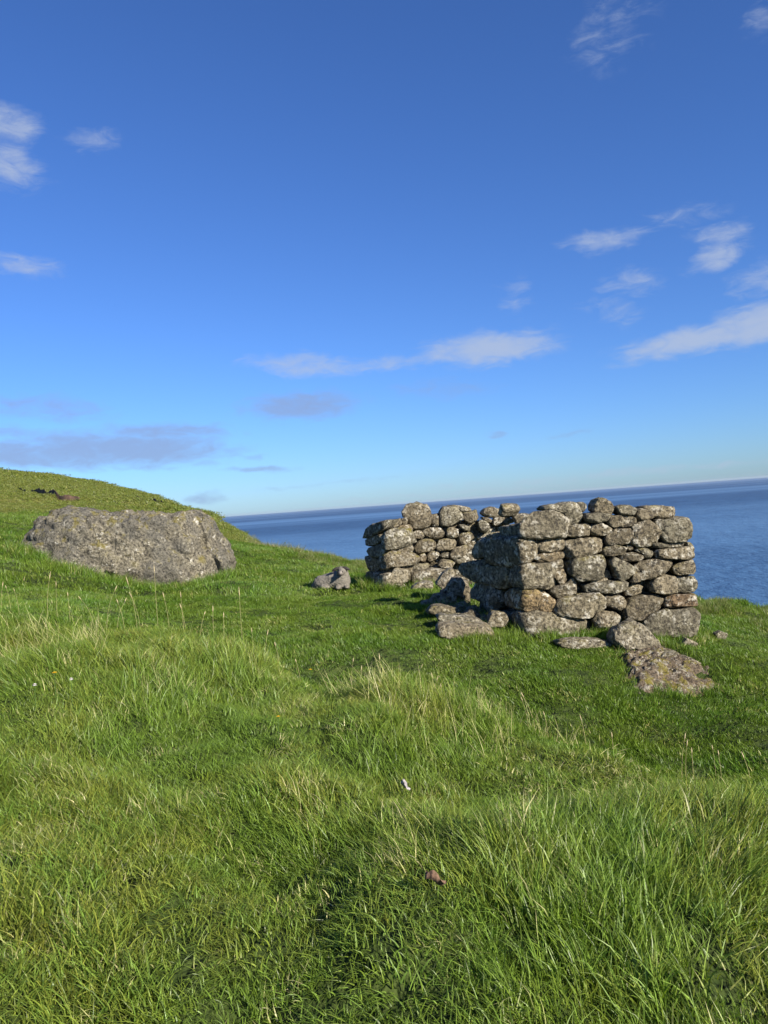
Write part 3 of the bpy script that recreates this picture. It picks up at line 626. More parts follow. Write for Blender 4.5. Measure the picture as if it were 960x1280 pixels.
# rock poking out of the bank below the front wall
M_out = stone_material('broken_rock', base=(.20, .175, .125), dark=(.07, .06, .042), pale=(.45, .42, .34), k=1.5, lich=(.55, .64), moss=(.50, .60))
def sight(px, py, d0=3.0, d1=14.0):
    """where the sight line through a photo point meets the ground"""
    ds = np.linspace(d0, d1, 400); p1_ = at(px, py, 1.0) - Vector((0, 0, EYE)); G_ = ground_z(p1_.x * ds, ds) - (EYE + p1_.z * ds); hit = np.nonzero(G_ > 0)[0]
    return at(px, py, ds[hit[0]] if len(hit) else d1)
OUTL = [(778,822),(786,806),(805,800),(832,806),(862,816),(888,836),(906,858),(896,868),(862,872),(830,870),(806,876),(790,874),(780,856),(776,838)]
OUTG = [sight(*p) for p in OUTL]
def build_outcrop():
    ce = sum(OUTG, Vector()) / len(OUTG); poly = [np.array((g.x - ce.x, g.y - ce.y)) for g in OUTG]
    nt_, nr = 120, 34; th = np.linspace(0, 2 * np.pi, nt_, endpoint=False); R = poly_radius(poly, np.zeros(2), th, .1); V, Fs = [], []
    for i in range(nr + 1):
        f = i / nr
        for j in range(nt_):
            x, y = ce.x + R[j] * f * math.cos(th[j]) * (1.03 + .12 * mnoise.noise(Vector((math.cos(th[j]) * 2.5, math.sin(th[j]) * 2.5, 3)))), ce.y + R[j] * f * math.sin(th[j]) * (1.03 + .12 * mnoise.noise(Vector((math.cos(th[j]) * 2.5, math.sin(th[j]) * 2.5, 3)))); v = Vector((x, y, 0))
            h = .15 * (1 - f ** 2.2) - .06 + mnoise.noise(v * 2.1) * .08 + mnoise.fractal(v * 4, .7, 2, 4) * .06 + (abs(mnoise.noise(v * 13)) + .6 * abs(mnoise.noise(v * 31 + Vector((5, 1, 2))))) * .045
            V.append((x - ce.x, y - ce.y, gz(x, y) - ce.z + h * (1 if f < .97 else .2)))
    for j in range(nt_):                                                # skirt into the ground
        x, y = ce.x + R[j] * 1.06 * math.cos(th[j]), ce.y + R[j] * 1.06 * math.sin(th[j]); V.append((x - ce.x, y - ce.y, gz(x, y) - ce.z - .25))
    for i in range(nr + 1):
        for j in range(nt_): k = i * nt_; Fs.append((k + j, k + nt_ + j, k + nt_ + (j + 1) % nt_, k + (j + 1) % nt_))
    o = mesh_obj('rock_outcrop', V, Fs, M_out, None, ce); o.color = (1.15, 1.0, .9, .9); return o
oc = build_outcrop()
tag(oc, 'mossy broken rock outcrop showing through the bank below the wall', 'rock')

# ------------------------------------------------------------------ scar of bare earth on the hill
def scar(pts, hgt, name, lab):
    m = simple(name + '_earth', (.13, .08, .05), .95, (.035, .022, .015), .9, .8, .2)
    V, Fs = [], []
    n = 150
    P_ = np.array(pts, float)
    s = np.linspace(0, 1, n); px = np.interp(s, np.linspace(0, 1, len(P_)), P_[:, 0]); py = np.interp(s, np.linspace(0, 1, len(P_)), P_[:, 1])
    dist = []
    for k in range(n):
        rr = random.Random(k); c = None; best = 1e9
        ds = np.geomspace(30, 240, 700); p1_ = at(px[k], py[k], 1.0) - Vector((0, 0, EYE)); X_ = p1_.x * ds; G_ = ground_z(X_, ds) - (EYE + p1_.z * ds)
        hit = np.nonzero(G_ > 0)[0]
        if len(hit): c = at(px[k], py[k], ds[hit[0]])
        if c is None: c = at(px[k], py[k], 100)
        dist.append(c.y)
    kk = np.arange(n); dist = np.exp(np.polyval(np.polyfit(kk, np.log(dist), 2), kk))
    for k in range(n):
        rr = random.Random(k); c = at(px[k], py[k], dist[k]); c.z = gz(c.x, c.y)
        w = hgt * math.sin(math.pi * (k + .5) / n) ** .3 * (.85 + .22 * mnoise.noise(Vector((k * .09, 0, 0))))
        f = Vector((c.x, c.y, 0)).normalized()
        lip = .18 * w
        for (dy, dz) in ((-w * 1.4, -.05), (-w * .9, w * .12), (-w * .35, w * .62), (-lip, w * 1.0), (.1 * w, w * 1.12), (w * 1.2, w * .9), (w * 1.6, -.3)):
            q = c + f * dy; V.append((q.x, q.y, q.z + dz))
    for k in range(n - 1):
        for j in range(6): Fs.append((k * 7 + j, k * 7 + 7 + j, k * 7 + 8 + j, k * 7 + 1 + j))
    tag(mesh_obj(name, V, Fs, m), lab, kind='structure')
scar([(18,613),(35,614),(50,618),(62,622),(80,622),(100,628)], .5, 'eroded_bank', 'bare brown earth step on the far hillside')
scar([(190,628),(196,629),(205,631)], .5, 'eroded_bank', 'small dark earth hole on the far hillside')
scar([(170,623),(176,624)], .4, 'eroded_bank', 'smallest dark earth hole on the far hillside')

# ------------------------------------------------------------------ grass
def tuft_mesh(name, n, rad, lmin, lmax, wid, lean, curl, mat_, seed, segs=3, tonefn=None):
    r = np.random.default_rng(seed); V, Fs, T = [], [], []
    for _ in range(n):
        a = r.uniform(0, 2 * np.pi); q = rad * math.sqrt(r.random()); bx, by = q * math.cos(a), q * math.sin(a)
        l = r.uniform(lmin, lmax) * (1 - .25 * q / rad); w = wid * r.uniform(.6, 1.25)
        da = a * .35 + r.normal(0, 1.5); dirx, diry = math.cos(da) * .6 + lean * 1.2, math.sin(da) * .75
        nn = math.hypot(dirx, diry) + 1e-6; dirx, diry = dirx / nn, diry / nn
        th = abs(r.normal(.18 + lean * .35, .2)); cv = r.uniform(.3, 1.0) * curl
        fa = r.uniform(0, np.pi); wx, wy = math.cos(fa), math.sin(fa)
        tone = r.random() if tonefn is None else tonefn(r)
        x, y, z = bx, by, -.015; base = len(V)
        for k in range(segs + 1):
            f = k / segs; ww = w * (1 - f ** 1.7) if k < segs else 0
            if k < segs: V += [(x - wx * ww / 2, y - wy * ww / 2, z), (x + wx * ww / 2, y + wy * ww / 2, z)]; T += [tone, tone]
            else: V.append((x, y, z)); T.append(tone)
            ang = th + cv * (f ** 1.2); st = l / segs
            x += dirx * math.sin(ang) * st; y += diry * math.sin(ang) * st; z += math.cos(ang) * st
        for k in range(segs - 1): b = base + 2 * k; Fs.append((b, b + 1, b + 3, b + 2))
        b = base + 2 * (segs - 1); Fs.append((b, b + 1, b + 2))
    me = bpy.data.meshes.new(name); me.from_pydata(V, [], Fs); me.update(); me.materials.append(mat_)
    me.polygons.foreach_set('use_smooth', [True] * len(me.polygons))
    at_ = me.attributes.new('tone', 'FLOAT', 'POINT'); at_.data.foreach_set('value', T)
    return bpy.data.objects.new(name, me)
def scatter(name, protos, x, y, scl, yaw, tilt, lab, sink=0.0):
    z = ground_z(x, y) - sink
    me = bpy.data.meshes.new(name); me.vertices.add(len(x)); me.vertices.foreach_set('co', np.stack([x, y, z], -1).astype(np.float32).ravel())
    e = .05; gx = (ground_z(x + e, y) - ground_z(x - e, y)) / (2 * e); gy = (ground_z(x, y + e) - ground_z(x, y - e)) / (2 * e)
    # blades grow halfway between upright and square to the ground
    rx, ry = np.arctan(gy) * .5, -np.arctan(gx) * .5
    a = me.attributes.new('rot', 'FLOAT_VECTOR', 'POINT'); R3 = np.empty((len(x), 3))
    from math import cos
    for i in range(len(x)):
        m_ = Matrix.Rotation(rx[i], 3, 'X') @ Matrix.Rotation(ry[i], 3, 'Y') @ Matrix.Rotation(yaw[i], 3, 'Z') @ Matrix.Rotation(tilt[i], 3, 'Y'); R3[i] = m_.to_euler()
    a.data.foreach_set('vector', R3.astype(np.float32).ravel())
    a = me.attributes.new('scl', 'FLOAT_VECTOR', 'POINT'); a.data.foreach_set('vector', np.asarray(scl, np.float32).ravel())
    a = me.attributes.new('idx', 'INT', 'POINT'); a.data.foreach_set('value', np.random.default_rng(3).integers(0, len(protos), len(x)).astype(np.int32))
    o = bpy.data.objects.new(name, me); C.objects.link(o); tag(o, lab, 'grass', kind='stuff')
    col = bpy.data.collections.new(name + '_blades')
    for p in protos: col.objects.link(p)
    ng = bpy.data.node_groups.new(name, 'GeometryNodeTree'); ng.interface.new_socket('Geometry', in_out='INPUT', socket_type='NodeSocketGeometry'); ng.interface.new_socket('Geometry', in_out='OUTPUT', socket_type='NodeSocketGeometry')
    gi, go = N(ng, 'NodeGroupInput'), N(ng, 'NodeGroupOutput'); ip = N(ng, 'GeometryNodeInstanceOnPoints'); ci = N(ng, 'GeometryNodeCollectionInfo')
    ci.inputs['Collection'].default_value = col; ci.inputs['Separate Children'].default_value = True; ci.inputs['Reset Children'].default_value = True
    ip.inputs['Pick Instance'].default_value = True
    def na(nm, dt): n = N(ng, 'GeometryNodeInputNamedAttribute', data_type=dt); n.inputs['Name'].default_value = nm; return n.outputs['Attribute']
    er = N(ng, 'FunctionNodeEulerToRotation'); L = ng.links.new
    L(gi.outputs[0], ip.inputs['Points']); L(ci.outputs[0], ip.inputs['Instance']); L(na('idx', 'INT'), ip.inputs['Instance Index'])
    L(na('rot', 'FLOAT_VECTOR'), er.inputs[0]); L(er.outputs[0], ip.inputs['Rotation']); L(na('scl', 'FLOAT_VECTOR'), ip.inputs['Scale']); L(ip.outputs[0], go.inputs[0])
    o.modifiers.new('blades', 'NODES').node_group = ng
    return o
def sample(n, t0, t1, r0, r1, power=1.0):
    """n points in the wedge; power 1 = even per square metre, 0 = even in log distance"""
    t = rng.uniform(t0, t1, n)
    u = rng.random(n)
    r = np.sqrt(r0**2 + u * (r1**2 - r0**2)) if power == 1 else r0 * (r1 / r0) ** u
    return r * np.sin(t), r * np.cos(t), r, t
HW = .68
flow = WaveNoise(2.5, 7, 20, 11); hgt = WaveNoise(.5, 2.2, 40, 12)
g_px = lambda px, d: on_ground(px, d)[0]
TROD = [(g_px(330, 2.6), .55), (g_px(430, 2.5), .5), (g_px(250, 3.1), .35), (g_px(500, 4.4), .3)]
LUSH = [(g_px(60, 2.75), .5), (g_px(850, 3.2), .8), (g_px(940, 2.6), .7), (g_px(220, 7.2), 1.2), (g_px(40, 7), 1.2), (g_px(700, 2.9), .3), (g_px(900, 4.3), .6)]
def gauss(lst, x, y): return sum(np.exp(-((x - p.x)**2 + (y - p.y)**2) / s**2) for p, s in lst)
def long_scatter():
    x, y, r, t = sample(13000, -HW, HW, 1.1, 8.9)
    cr = np.interp(t, *CREST)
    keep = r < cr + .25 + .22 * hgt(x * 1.7, y * 1.7) + .25 * wn1(x, y) + rng.normal(0, .15, len(x)); x, y, r, t = x[keep], y[keep], r[keep], t[keep]
    h = np.clip(.70 + .34 * hgt(x, y) + .13 * wn4(x, y) - .45 * np.clip(gauss(TROD, x, y), 0, 1) * .8 + .5 * np.clip(gauss(LUSH, x, y), 0, 1), .32, 1.7)
    near_crest = np.exp(-((r - np.interp(t, *CREST)) / .7) ** 2); h *= 1 - .15 * near_crest * (x > 0); h *= np.clip((np.interp(t, *CREST) + .55 - r) / .9, .35, 1)
    rightlean = np.clip((x - .4) / 1.2, 0, 1) * np.clip((4.6 - y) / 2, 0, 1)
    ya = math.pi * .95 + flow(x, y) * .75; ya = ya * (1 - rightlean) + rightlean * (-.75 + .25 * flow(x, y)); yaw = ya + rng.normal(0, .75, len(x)) * (1 - .4 * rightlean)
    tilt = np.abs(rng.normal(.05, .14, len(x))) + .42 * rightlean
    s = h * rng.uniform(.8, 1.2, len(x)); sc = np.stack([.75 + .35 * s, .75 + .35 * s, s], -1)
    protos = [tuft_mesh('long_tuft', 42, .078, .05, .21, .0049, .28, 1.5, M_long, 40 + k) for k in range(12)]
    scatter('grass', protos, x, y, sc, yaw, tilt, 'long ruffled green grass on the rise in the foreground')
    x, y, r, t = sample(9000, -HW, HW, 1.1, 8.9); keep = r < np.interp(t, *CREST) + .3; x, y, r, t = x[keep], y[keep], r[keep], t[keep]
    s = rng.uniform(.6, 1.15, len(x)); protos = [tuft_mesh('under_tuft', 46, .11, .03, .10, .0052, .15, 1.6, M_long, 240 + k) for k in range(6)]
    scatter('grass', protos, x, y, np.stack([s, s, s], -1), rng.uniform(0, 6.28, len(x)), np.abs(rng.normal(.05, .14, len(x))), 'short undergrowth between the long foreground tufts')
long_scatter()
def turf_scatter():
    xs = []
    x, y, r, t = sample(30000, -HW, HW, 4.2, 15); xs.append((x, y, r, t, np.ones(len(x))))
    x, y, r, t = sample(30000, -HW, HW, 15, 34); xs.append((x, y, r, t, np.full(len(x), 1.6)))
    x, y, r, t, k = [np.concatenate(q) for q in zip(*xs)]
    cr = np.interp(t, *CREST); keep = (r > cr - .1) & (r < edge_r(t) + 1.0)
    oc_ = np.array([(g.x, g.y) for g in OUTG]); cc = oc_.mean(0); ang = np.arctan2(y - cc[1], x - cc[0]); inout = np.hypot(x - cc[0], y - cc[1]) < poly_radius([p - cc for p in oc_], np.zeros(2), ang) * rng.uniform(.62, 1.0, len(x)); keep &= ~inout
    inwall = ((x > front.c[0] + .05) & (x < front.c[0] + 2.25) & (y > 10.1) & (y < 10.55)); keep &= ~inwall
    x, y, r, t, k = x[keep], y[keep], r[keep], t[keep], k[keep]
    s = (1 + .22 * hgt(x, y) + .15 * wn4(x, y)).clip(.45, 1.7) * k * rng.uniform(.75, 1.25, len(x)); yaw = math.pi + flow(x, y) + rng.normal(0, .8, len(x))
    # longer towards the sea edge, close-cropped on the level
    eg = np.clip((r - edge_r(t) * .72) / (edge_r(t) * .2), 0, 1)
    hz = s * (.8 + .35 * eg + .25 * np.clip(wn1(x * .5, y * .5), 0, 1))
    sc = np.stack([s * 1.1, s * 1.1, hz], -1)
    protos = [tuft_mesh('turf_tuft', 50, .10, .035, .085, .0062, .35, 1.0, M_turf, 80 + q, segs=2) for q in range(8)]
    scatter('grass', protos, x, y, sc, yaw, np.abs(rng.normal(.05, .12, len(x))), 'short cropped turf around the ruined walls and boulder')
turf_scatter()
def extra_scatter():
    # dead thatch lying flat in patches
    x, y, r, t = sample(5200, -HW, HW, 1.1, 9.5); keep = (r < np.interp(t, *CREST) + .3) & (wn1(x + 7, y) + .6 * hgt(x, y + 3) + rng.normal(0, .4, len(x)) > .95); x, y = x[keep], y[keep]
    protos = [tuft_mesh('thatch', 26, .10, .05, .16, .0045, .1, 1.0, M_long, 300 + k, tonefn=lambda q: q.uniform(.93, 1.3)) for k in range(5)]
    s = rng.uniform(.6, 1.2, len(x)); scatter('grass', protos, x, y, np.stack([s, s, s * .55], -1), rng.uniform(0, 6.28, len(x)), rng.uniform(.2, .8, len(x)), 'bleached dead blades matted among the foreground grass')
    # dry taller bents on the crest of the rise
    t = rng.uniform(-.5, .5, 900); r = np.interp(t, *CREST) + rng.normal(-.25, .35, 900); x, y = r * np.sin(t), r * np.cos(t)
    keep = (wn1(x * .8, y * .8 + 9) > .35) & (r < np.interp(t, *CREST) + .4); x, y = x[keep], y[keep]; s = rng.uniform(.7, 1.3, len(x))
    protos = [tuft_mesh('dry_bent', 9, .08, .16, .34, .0042, .2, .7, M_long, 320 + k, tonefn=lambda q: q.uniform(.75, 1.2)) for k in range(5)]
    scatter('grass', protos, x, y, np.stack([s, s, s], -1), rng.uniform(2.2, 4.2, len(x)), np.abs(rng.normal(.05, .12, len(x))), 'thin dry bents along the crest of the grassy rise')
    # longer growth round the feet of walls, boulder and fallen stones
    X, Y = [], []
    def line(a, b, n, w):
        for _ in range(n):
            f = rng.random(); X.append(a[0] + (b[0] - a[0]) * f + rng.normal(0, w)); Y.append(a[1] + (b[1] - a[1]) * f + rng.normal(0, w))
    c = front.c; line((c[0], 9.93), (c[0] + 2.3, 9.93), 150, .06); line((c[0] - .02, 9.95), (c[0] - .75, 11.5), 90, .07); line((c[0] + 2.3, 9.95), (c[0] + 2.35, 10.6), 40, .07)
    line((-.45, 15.6), (.1, 14.8), 70, .08); line((.1, 14.8), (1.4, 15.2), 90, .1); line((.8, 9.45), (1.6, 9.7), 60, .08); line((.9, 11), (1.1, 13), 60, .25)
    line(tuple(at(20, 700, 17.6))[:2], tuple(at(75, 735, 16.9))[:2], 80, .15); line(tuple(at(75, 735, 16.9))[:2], tuple(at(240, 735, 16.7))[:2], 240, .12); line(tuple(at(240, 735, 16.8))[:2], tuple(at(295, 720, 18.3))[:2], 120, .15)
    for g in OUTG: line((g.x, g.y), (g.x, g.y), 7, .09)
    x, y = np.array(X), np.array(Y); s = rng.uniform(.6, 1.7, len(x)) * np.clip(y / 11, .8, 1.5)
    protos = [tuft_mesh('foot_tuft', 30, .07, .07, .19, .006, .2, 1.0, M_turf, 340 + k) for k in range(5)]
    scatter('grass', protos, x, y, np.stack([s, s, s], -1), rng.uniform(0, 6.28, len(x)), np.abs(rng.normal(.05, .15, len(x))), 'longer grass growing up round the feet of the stones')
extra_scatter()
def edge_scatter():
    t = rng.uniform(-.20, HW, 5200); e = edge_r(t); r = e * (1 + rng.uniform(-.22, .03, len(t))); x, y = r * np.sin(t), r * np.cos(t)
    s = np.clip(.6 + .3 * hgt(x, y), .25, 1.3) * np.clip(r / 24, .7, 1.6) * rng.uniform(.6, 1.2, len(t))
    protos = [tuft_mesh('coarse_tuft', 26, .12, .12, .36, .008, .35, .8, M_edge, 120 + q) for q in range(6)]
    scatter('grass', protos, x, y, np.stack([s, s, s], -1), rng.uniform(0, 6.28, len(t)), np.abs(rng.normal(.05, .1, len(t))), 'coarse yellowed grass along the brink above the sea')
    # the hillside
    t = rng.uniform(-HW, -.19, 42000); e = edge_r(t); r = 30 * (np.maximum(e, 31) / 30) ** rng.random(len(t)); x, y = r * np.sin(t), r * np.cos(t)
    k = (r / 30) ** .9 * rng.uniform(.7, 1.3, len(t)) * (1.0 + .3 * wn3(x, y)).clip(.4, 1.8)
    protos = [tuft_mesh('hill_tuft', 40, .22, .03, .13, .016, .3, .8, M_hill, 140 + q, segs=2) for q in range(5)]
    scatter('grass', protos, x, y, np.stack([k * 1.3, k * 1.3, k * .5], -1), rng.uniform(0, 6.28, len(t)), np.abs(rng.normal(.05, .1, len(t))), 'rough pasture covering the far hillside on the left')
M_hill = grass_material('hill_pasture', (.115, .165, .022), (.185, .185, .040), (.15, .175, .03), (.30, .26, .10), .12)
edge_scatter()

# ------------------------------------------------------------------ seed stalks that stand out
M_straw = simple('straw_stem', (.42, .36, .17), .8, (.30, .27, .12), 40)
M_seed = simple('seed_head', (.50, .42, .24), .85, (.32, .25, .13), 60)
def tube(pts, radii, seg=5):
    V, Fs = [], []
    for k, (p, r) in enumerate(zip(pts, radii)):
        p = Vector(p); d = (Vector(pts[min(k + 1, len(pts) - 1)]) - Vector(pts[max(k - 1, 0)])).normalized(); q = d.to_track_quat('Z', 'Y')
        for j in range(seg):
            a = 2 * math.pi * j / seg; V.append(p + q @ Vector((r * math.cos(a), r * math.sin(a), 0)))
    for k in range(len(pts) - 1):
        for j in range(seg): Fs.append((k*seg + j, k*seg + (j+1) % seg, (k+1)*seg + (j+1) % seg, (k+1)*seg + j))
    return V, Fs
def stalk(px, d, h, seed, lab, nod=.15):
    r = random.Random(seed); p, _ = on_ground(px, d); root = empty('grass_stalk', p); tag(root, lab, 'grass stalk', 'seeding grass stalks along the rise')
    a = r.uniform(0, 6.28); b = r.uniform(.05, nod) * h; pts = [(math.cos(a) * b * (k/6)**2, math.sin(a) * b * (k/6)**2, h * k / 6 * (1 - .06 * (k/6)**2)) for k in range(7)]
    V, Fs = tube(pts, [.0016 - .00008 * k for k in range(7)], 4); mesh_obj('stem', V, Fs, M_straw, root)
    q = Vector(pts[-1]); dr = (q - Vector(pts[-2])).normalized(); L_ = h * r.uniform(.13, .2)
    sp = [q + dr * L_ * (k / 6) for k in range(7)]; V, Fs = tube(sp, [.0015, .0035, .0046, .0044, .0036, .0025, .0008], 5); mesh_obj('seed_head', V, Fs, M_seed, root)
near_l = 'straw coloured seeding stalk standing on the grassy rise in front of the boulder'
mid_l = 'straw coloured seeding stalk on the rise between the boulder and the walls'
right_l = 'straw coloured seeding stalk on the dark bank below the front wall'
ST = [(2,7.9,.3,near_l),(14,7.8,.28,near_l),(24,7.8,.25,near_l),(60,7.7,.42,near_l),(72,7.7,.36,near_l),(88,7.6,.3,near_l),(118,7.6,.34,near_l),(134,7.6,.42,near_l),(147,7.6,.3,near_l),
      (156,7.6,.32,near_l),(172,7.5,.5,near_l),(176,7.6,.38,near_l),(198,7.6,.62,near_l),(212,7.5,.36,near_l),(230,7.4,.38,near_l),(233,7.5,.3,near_l),(251,7.3,.26,near_l),(268,7.2,.34,mid_l),(281,7.1,.3,mid_l),
      (304,7.1,.55,mid_l),(318,7,.26,mid_l),(332,6.9,.28,mid_l),(350,6.8,.26,mid_l),(376,6.6,.22,mid_l),(440,6.2,.3,mid_l),(452,6.2,.22,mid_l),(478,6.2,.28,mid_l),(517,6.1,.3,mid_l),(541,6.1,.3,mid_l),(546,6.0,.34,mid_l),(551,6.1,.26,mid_l),(556,6,.3,mid_l),
      (661,5.6,.26,right_l),(670,5.5,.30,right_l),(686,5.5,.24,right_l),(734,5.3,.26,right_l),(768,5.6,.2,right_l),(853,5.4,.34,right_l),(858,5.4,.3,right_l),(868,5.3,.24,right_l),(895,6.1,.24,right_l),(902,6.0,.2,right_l),(940,5.1,.24,right_l)]
WHERE = [(30, 'at the left edge of the picture, left of the boulder'), (100, 'in front of the left end of the boulder'), (160, 'below the middle of the boulder'), (215, 'on the crest below the right half of the boulder'),
  (270, 'below the cracked right lobe of the boulder'), (352, 'just right of the boulder, on the grassy crest'), (460, 'on the crest straight below the sheep'), (520, 'on the crest below the far wall'), (560, 'in the bunch of dry stalks below the gap between the walls'),
  (690, 'on the dark bank below the left corner of the front wall'), (770, 'on the dark bank below the middle of the front wall'), (870, 'just below the outcrop'), (1000, 'at the far right, below the outcrop')]
for i, (px, d, h, lab) in enumerate(ST):
    w = next(t for lim, t in WHERE if px < lim); lab = 'pale seeding grass stalk ' + w
    if px == 198: lab = 'tallest seeding grass stalk, in front of the right half of the boulder'
    if px == 304: lab = 'tall lone seeding grass stalk standing between the boulder and the sheep'
    stalk(px, d, h, 700 + i, lab, .35)

# ------------------------------------------------------------------ small flowers and litter
M_yel = simple('yellow_petals', (.75, .50, .02), .6, (.65, .38, .01), 50); M_whi = simple('clover_petals', (.70, .68, .62), .8, (.5, .42, .40), 60); M_grn = simple('flower_stem', (.08, .15, .03), .7)
def flower(px, py_d, h, kind, lab, rad=.016):
    p, _ = on_ground(px, py_d); name = 'dandelion' if kind == 'y' else 'clover_flower'
    root = empty(name, p); tag(root, lab, 'flower')
    V, Fs = tube([(0, 0, 0), (.004, -.004, h / 2), (.01, -.01, h)], [.0018] * 3, 5); mesh_obj('stem', V, Fs, M_grn, root)
    V, Fs = [], []; r = random.Random(px)
    for ring, (n, l, up) in enumerate(((16, rad, .25), (12, rad * .75, .6), (8, rad * .5, 1.1)) if kind == 'y' else ((12, rad, -.2), (12, rad * .95, .4), (10, rad * .8, 1.0), (6, rad * .5, 1.4))):
        for k in range(n):
            a = 2 * math.pi * (k + ring * .4) / n + r.uniform(-.1, .1); c, s_ = math.cos(a), math.sin(a); w = l * .17; b = len(V); cu, su = math.cos(up), math.sin(up)
            V += [(-s_ * w * .4, c * w * .4, 0), (s_ * w * .4, -c * w * .4, 0), (c * l * .7 * cu + s_ * w, s_ * l * .7 * cu - c * w, l * .7 * su), (c * l * .7 * cu - s_ * w, s_ * l * .7 * cu + c * w, l * .7 * su), (c * l * cu, s_ * l * cu, l * su)]
            Fs += [(b, b + 1, b + 2, b + 3), (b + 3, b + 2, b + 4)]
    mesh_obj('flower_head', V, Fs, M_yel if kind == 'y' else M_whi, root, (.01, -.01, h))
flower(70, 5.3, .2, 'y', 'yellow dandelion flower in the long grass at the left', .02)
flower(349, 4.75, .19, 'y', 'yellow dandelion flower low in the middle grass', .014)
flower(389, 6.25, .2, 'y', 'yellow dandelion flower at the top of the grassy rise', .016)
flower(45, 5.1, .18, 'w', 'whitish clover flower just left of the left dandelion')
flower(91, 5.25, .22, 'w', 'whitish clover flower just right of the left dandelion')
def leaf(px, d, lift, size, col, lab, cat, seed):
    p, _ = on_ground(px, d); r = random.Random(seed); V, Fs = [], []; n = 12
    for k in range(n + 1):
        f = k / n; w = size * .3 * math.sin(math.pi * min(f + .03, 1)) ** .7 * (1 + .2 * math.sin(k * 2.1)); x = size * (f - .5)
        V += [(x, -w, .018 * math.sin(f * 5) + .012), (x, -w * .3, .004 * math.sin(f*9)), (x, w * .35, .006), (x, w, .02 * math.cos(f * 4) + .01)]
    for k in range(n):
        for j in range(3): b = k * 4 + j; Fs.append((b, b + 4, b + 5, b + 1))
    o = mesh_obj('dried_leaf', V, Fs, simple('leaf_litter', col, .9, tuple(c * .45 for c in col), 60), None, p + Vector((0, 0, lift))); o.rotation_euler = (r.uniform(-.7, -.3), r.uniform(-.3, .3), r.uniform(-.8, .2)); tag(o, lab, cat)
    mo = o.modifiers.new('thickness', 'SOLIDIFY'); mo.thickness = .0015
leaf(547, 2.72, .10, .075, (.20, .12, .075), 'brown curled dead leaf lying in the grass near the bottom', 'leaf', 1)
leaf(509, 4.2, .13, .07, (.42, .38, .36), 'pale grey withered leaf in the grass below the middle', 'leaf', 2)

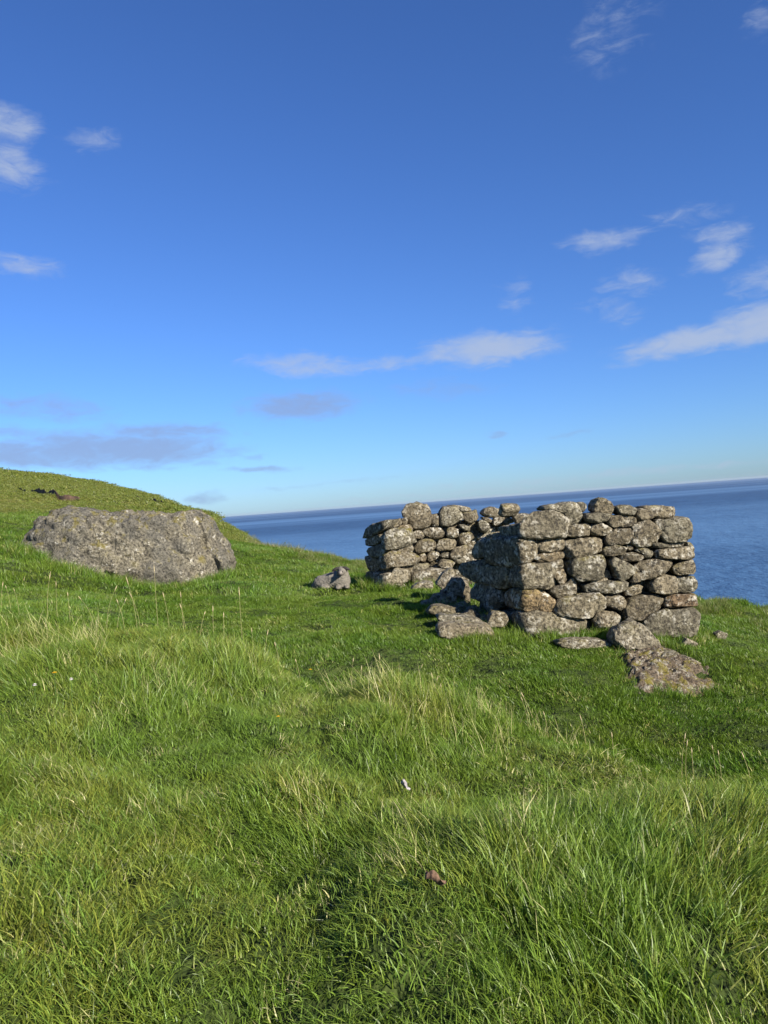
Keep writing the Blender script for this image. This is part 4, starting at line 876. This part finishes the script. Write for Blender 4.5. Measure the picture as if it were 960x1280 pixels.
# ------------------------------------------------------------------ sheep lying in the grass
def skin_obj(name, chain, mat_, parent, sub=2):
    """chain: list of (x, y, z, rx, ry, parent index)"""
    me = bpy.data.meshes.new(name); me.from_pydata([c[:3] for c in chain], [(c[5], i) for i, c in enumerate(chain) if c[5] is not None], []); me.update()
    o = bpy.data.objects.new(name, me); C.objects.link(o); o.parent = parent
    o.modifiers.new('skin', 'SKIN')
    if not me.skin_vertices: me.skin_vertices.new() if hasattr(me.skin_vertices, 'new') else None
    sv = me.skin_vertices[0].data
    for i, c in enumerate(chain): sv[i].radius = (c[3], c[4]); sv[i].use_root = (i == 0)
    s = o.modifiers.new('sub', 'SUBSURF'); s.levels = s.render_levels = sub
    me.materials.append(mat_); return o
def build_sheep():
    import bpy as _b
    p, py = on_ground(421, 15.5)
    root = empty('sheep', p); tag(root, 'grey woolly sheep lying in the grass facing the camera beside the far wall', 'sheep')
    wool = simple('sheep_wool', (.20, .18, .145), .95, (.14, .125, .10), 22, 1, .03); face = simple('sheep_face', (.24, .215, .18), .9, (.14, .12, .10), 25, .4, .01); dark = simple('dark_hide', (.03, .025, .022), .7)
    mb = bpy.data.metaballs.new('body'); mb.resolution = .035; mb.render_resolution = .035; mb.threshold = .35
    def el(x, y, z, rx, ry, rz, rot=None):
        e = mb.elements.new(type='ELLIPSOID'); e.co = (x, y, z); k = 1.45; m_ = max(rx, ry, rz); e.radius = m_ * k * 1.0; e.size_x, e.size_y, e.size_z = rx / m_, ry / m_, rz / m_; e.stiffness = 4
        if rot: e.rotation = Euler(rot).to_quaternion()
    el(-.20, .12, .15, .25, .20, .17, (0, .15, .3)); el(-.02, .05, .19, .24, .21, .19); el(.12, -.04, .20, .16, .17, .20); el(-.36, .16, .09, .15, .15, .11)
    el(.14, -.10, .34, .105, .11, .13); el(.14, -.15, .42, .085, .10, .085); el(.135, -.24, .40, .055, .085, .06); el(.13, -.30, .375, .042, .05, .042)
    el(.22, -.18, .06, .055, .12, .045); el(.04, -.20, .06, .055, .12, .045); el(-.24, -.06, .07, .10, .12, .06)
    mo_ = bpy.data.objects.new('body', mb); C.objects.link(mo_); dg = bpy.context.evaluated_depsgraph_get(); dg.update()
    me = bpy.data.meshes.new_from_object(mo_.evaluated_get(dg)); bpy.data.objects.remove(mo_)
    bm = bmesh.new(); bm.from_mesh(me); bmesh.ops.subdivide_edges(bm, edges=bm.edges, cuts=1, use_grid_fill=True); bm.normal_update()
    for v in bm.verts:
        k = 1 if v.co.y > -.2 else .15; v.co += v.normal * k * (abs(mnoise.noise(v.co * 22)) * .02 + mnoise.noise(v.co * 9) * .012)
    bm.to_mesh(me); bm.free(); me.polygons.foreach_set('use_smooth', [True] * len(me.polygons)); me.materials.clear(); me.materials.append(wool); me.name = 'body'
    body = bpy.data.objects.new('body', me); C.objects.link(body); body.parent = root
    V, Fs = ICO[3]
    def blob(name, c, s, m_, rot=0, par=root):
        o = mesh_obj(name, V * np.array(s), Fs, m_, par, c); o.rotation_euler = (0, rot, 0); return o
    blob('face', (.12, -.325, .385), (.047, .075, .058), face)
    for sx in (-1, 1):
        blob('ear', (.125 + sx * .105, -.20, .47), (.085, .02, .035), dark, .45 * sx)
        blob('eye', (.12 + sx * .043, -.34, .41), (.018, .015, .018), dark)
    blob('nose', (.118, -.392, .352), (.028, .02, .018), dark)
    root.scale = (1.0, 1.0, 1.0); root.scale = (.98, 1.0, .9); root.location.z += -.01
build_sheep()

# ------------------------------------------------------------------ sea air
def build_haze():
    m = bpy.data.materials.new('sea_air'); m.use_nodes = True; nt = m.node_tree; nt.nodes.clear(); out = N(nt, 'ShaderNodeOutputMaterial')
    v = N(nt, 'ShaderNodeVolumePrincipled'); v.inputs['Color'].default_value = (.80, .88, .96, 1); v.inputs['Density'].default_value = 7e-6; v.inputs['Anisotropy'].default_value = .2
    nt.links.new(v.outputs[0], out.inputs['Volume'])
    a, z0, z1 = 91000.0, SEA_Z - 60, 60.0
    V = [(x, y, z) for z in (z0, z1) for x, y in ((-a, -a), (a, -a), (a, a), (-a, a))]
    o = mesh_obj('haze', V, [(3, 2, 1, 0), (4, 5, 6, 7), (0, 1, 5, 4), (1, 2, 6, 5), (2, 3, 7, 6), (3, 0, 4, 7)], m, smooth=False); tag(o, 'thin sea air over the water', kind='stuff')
build_haze()
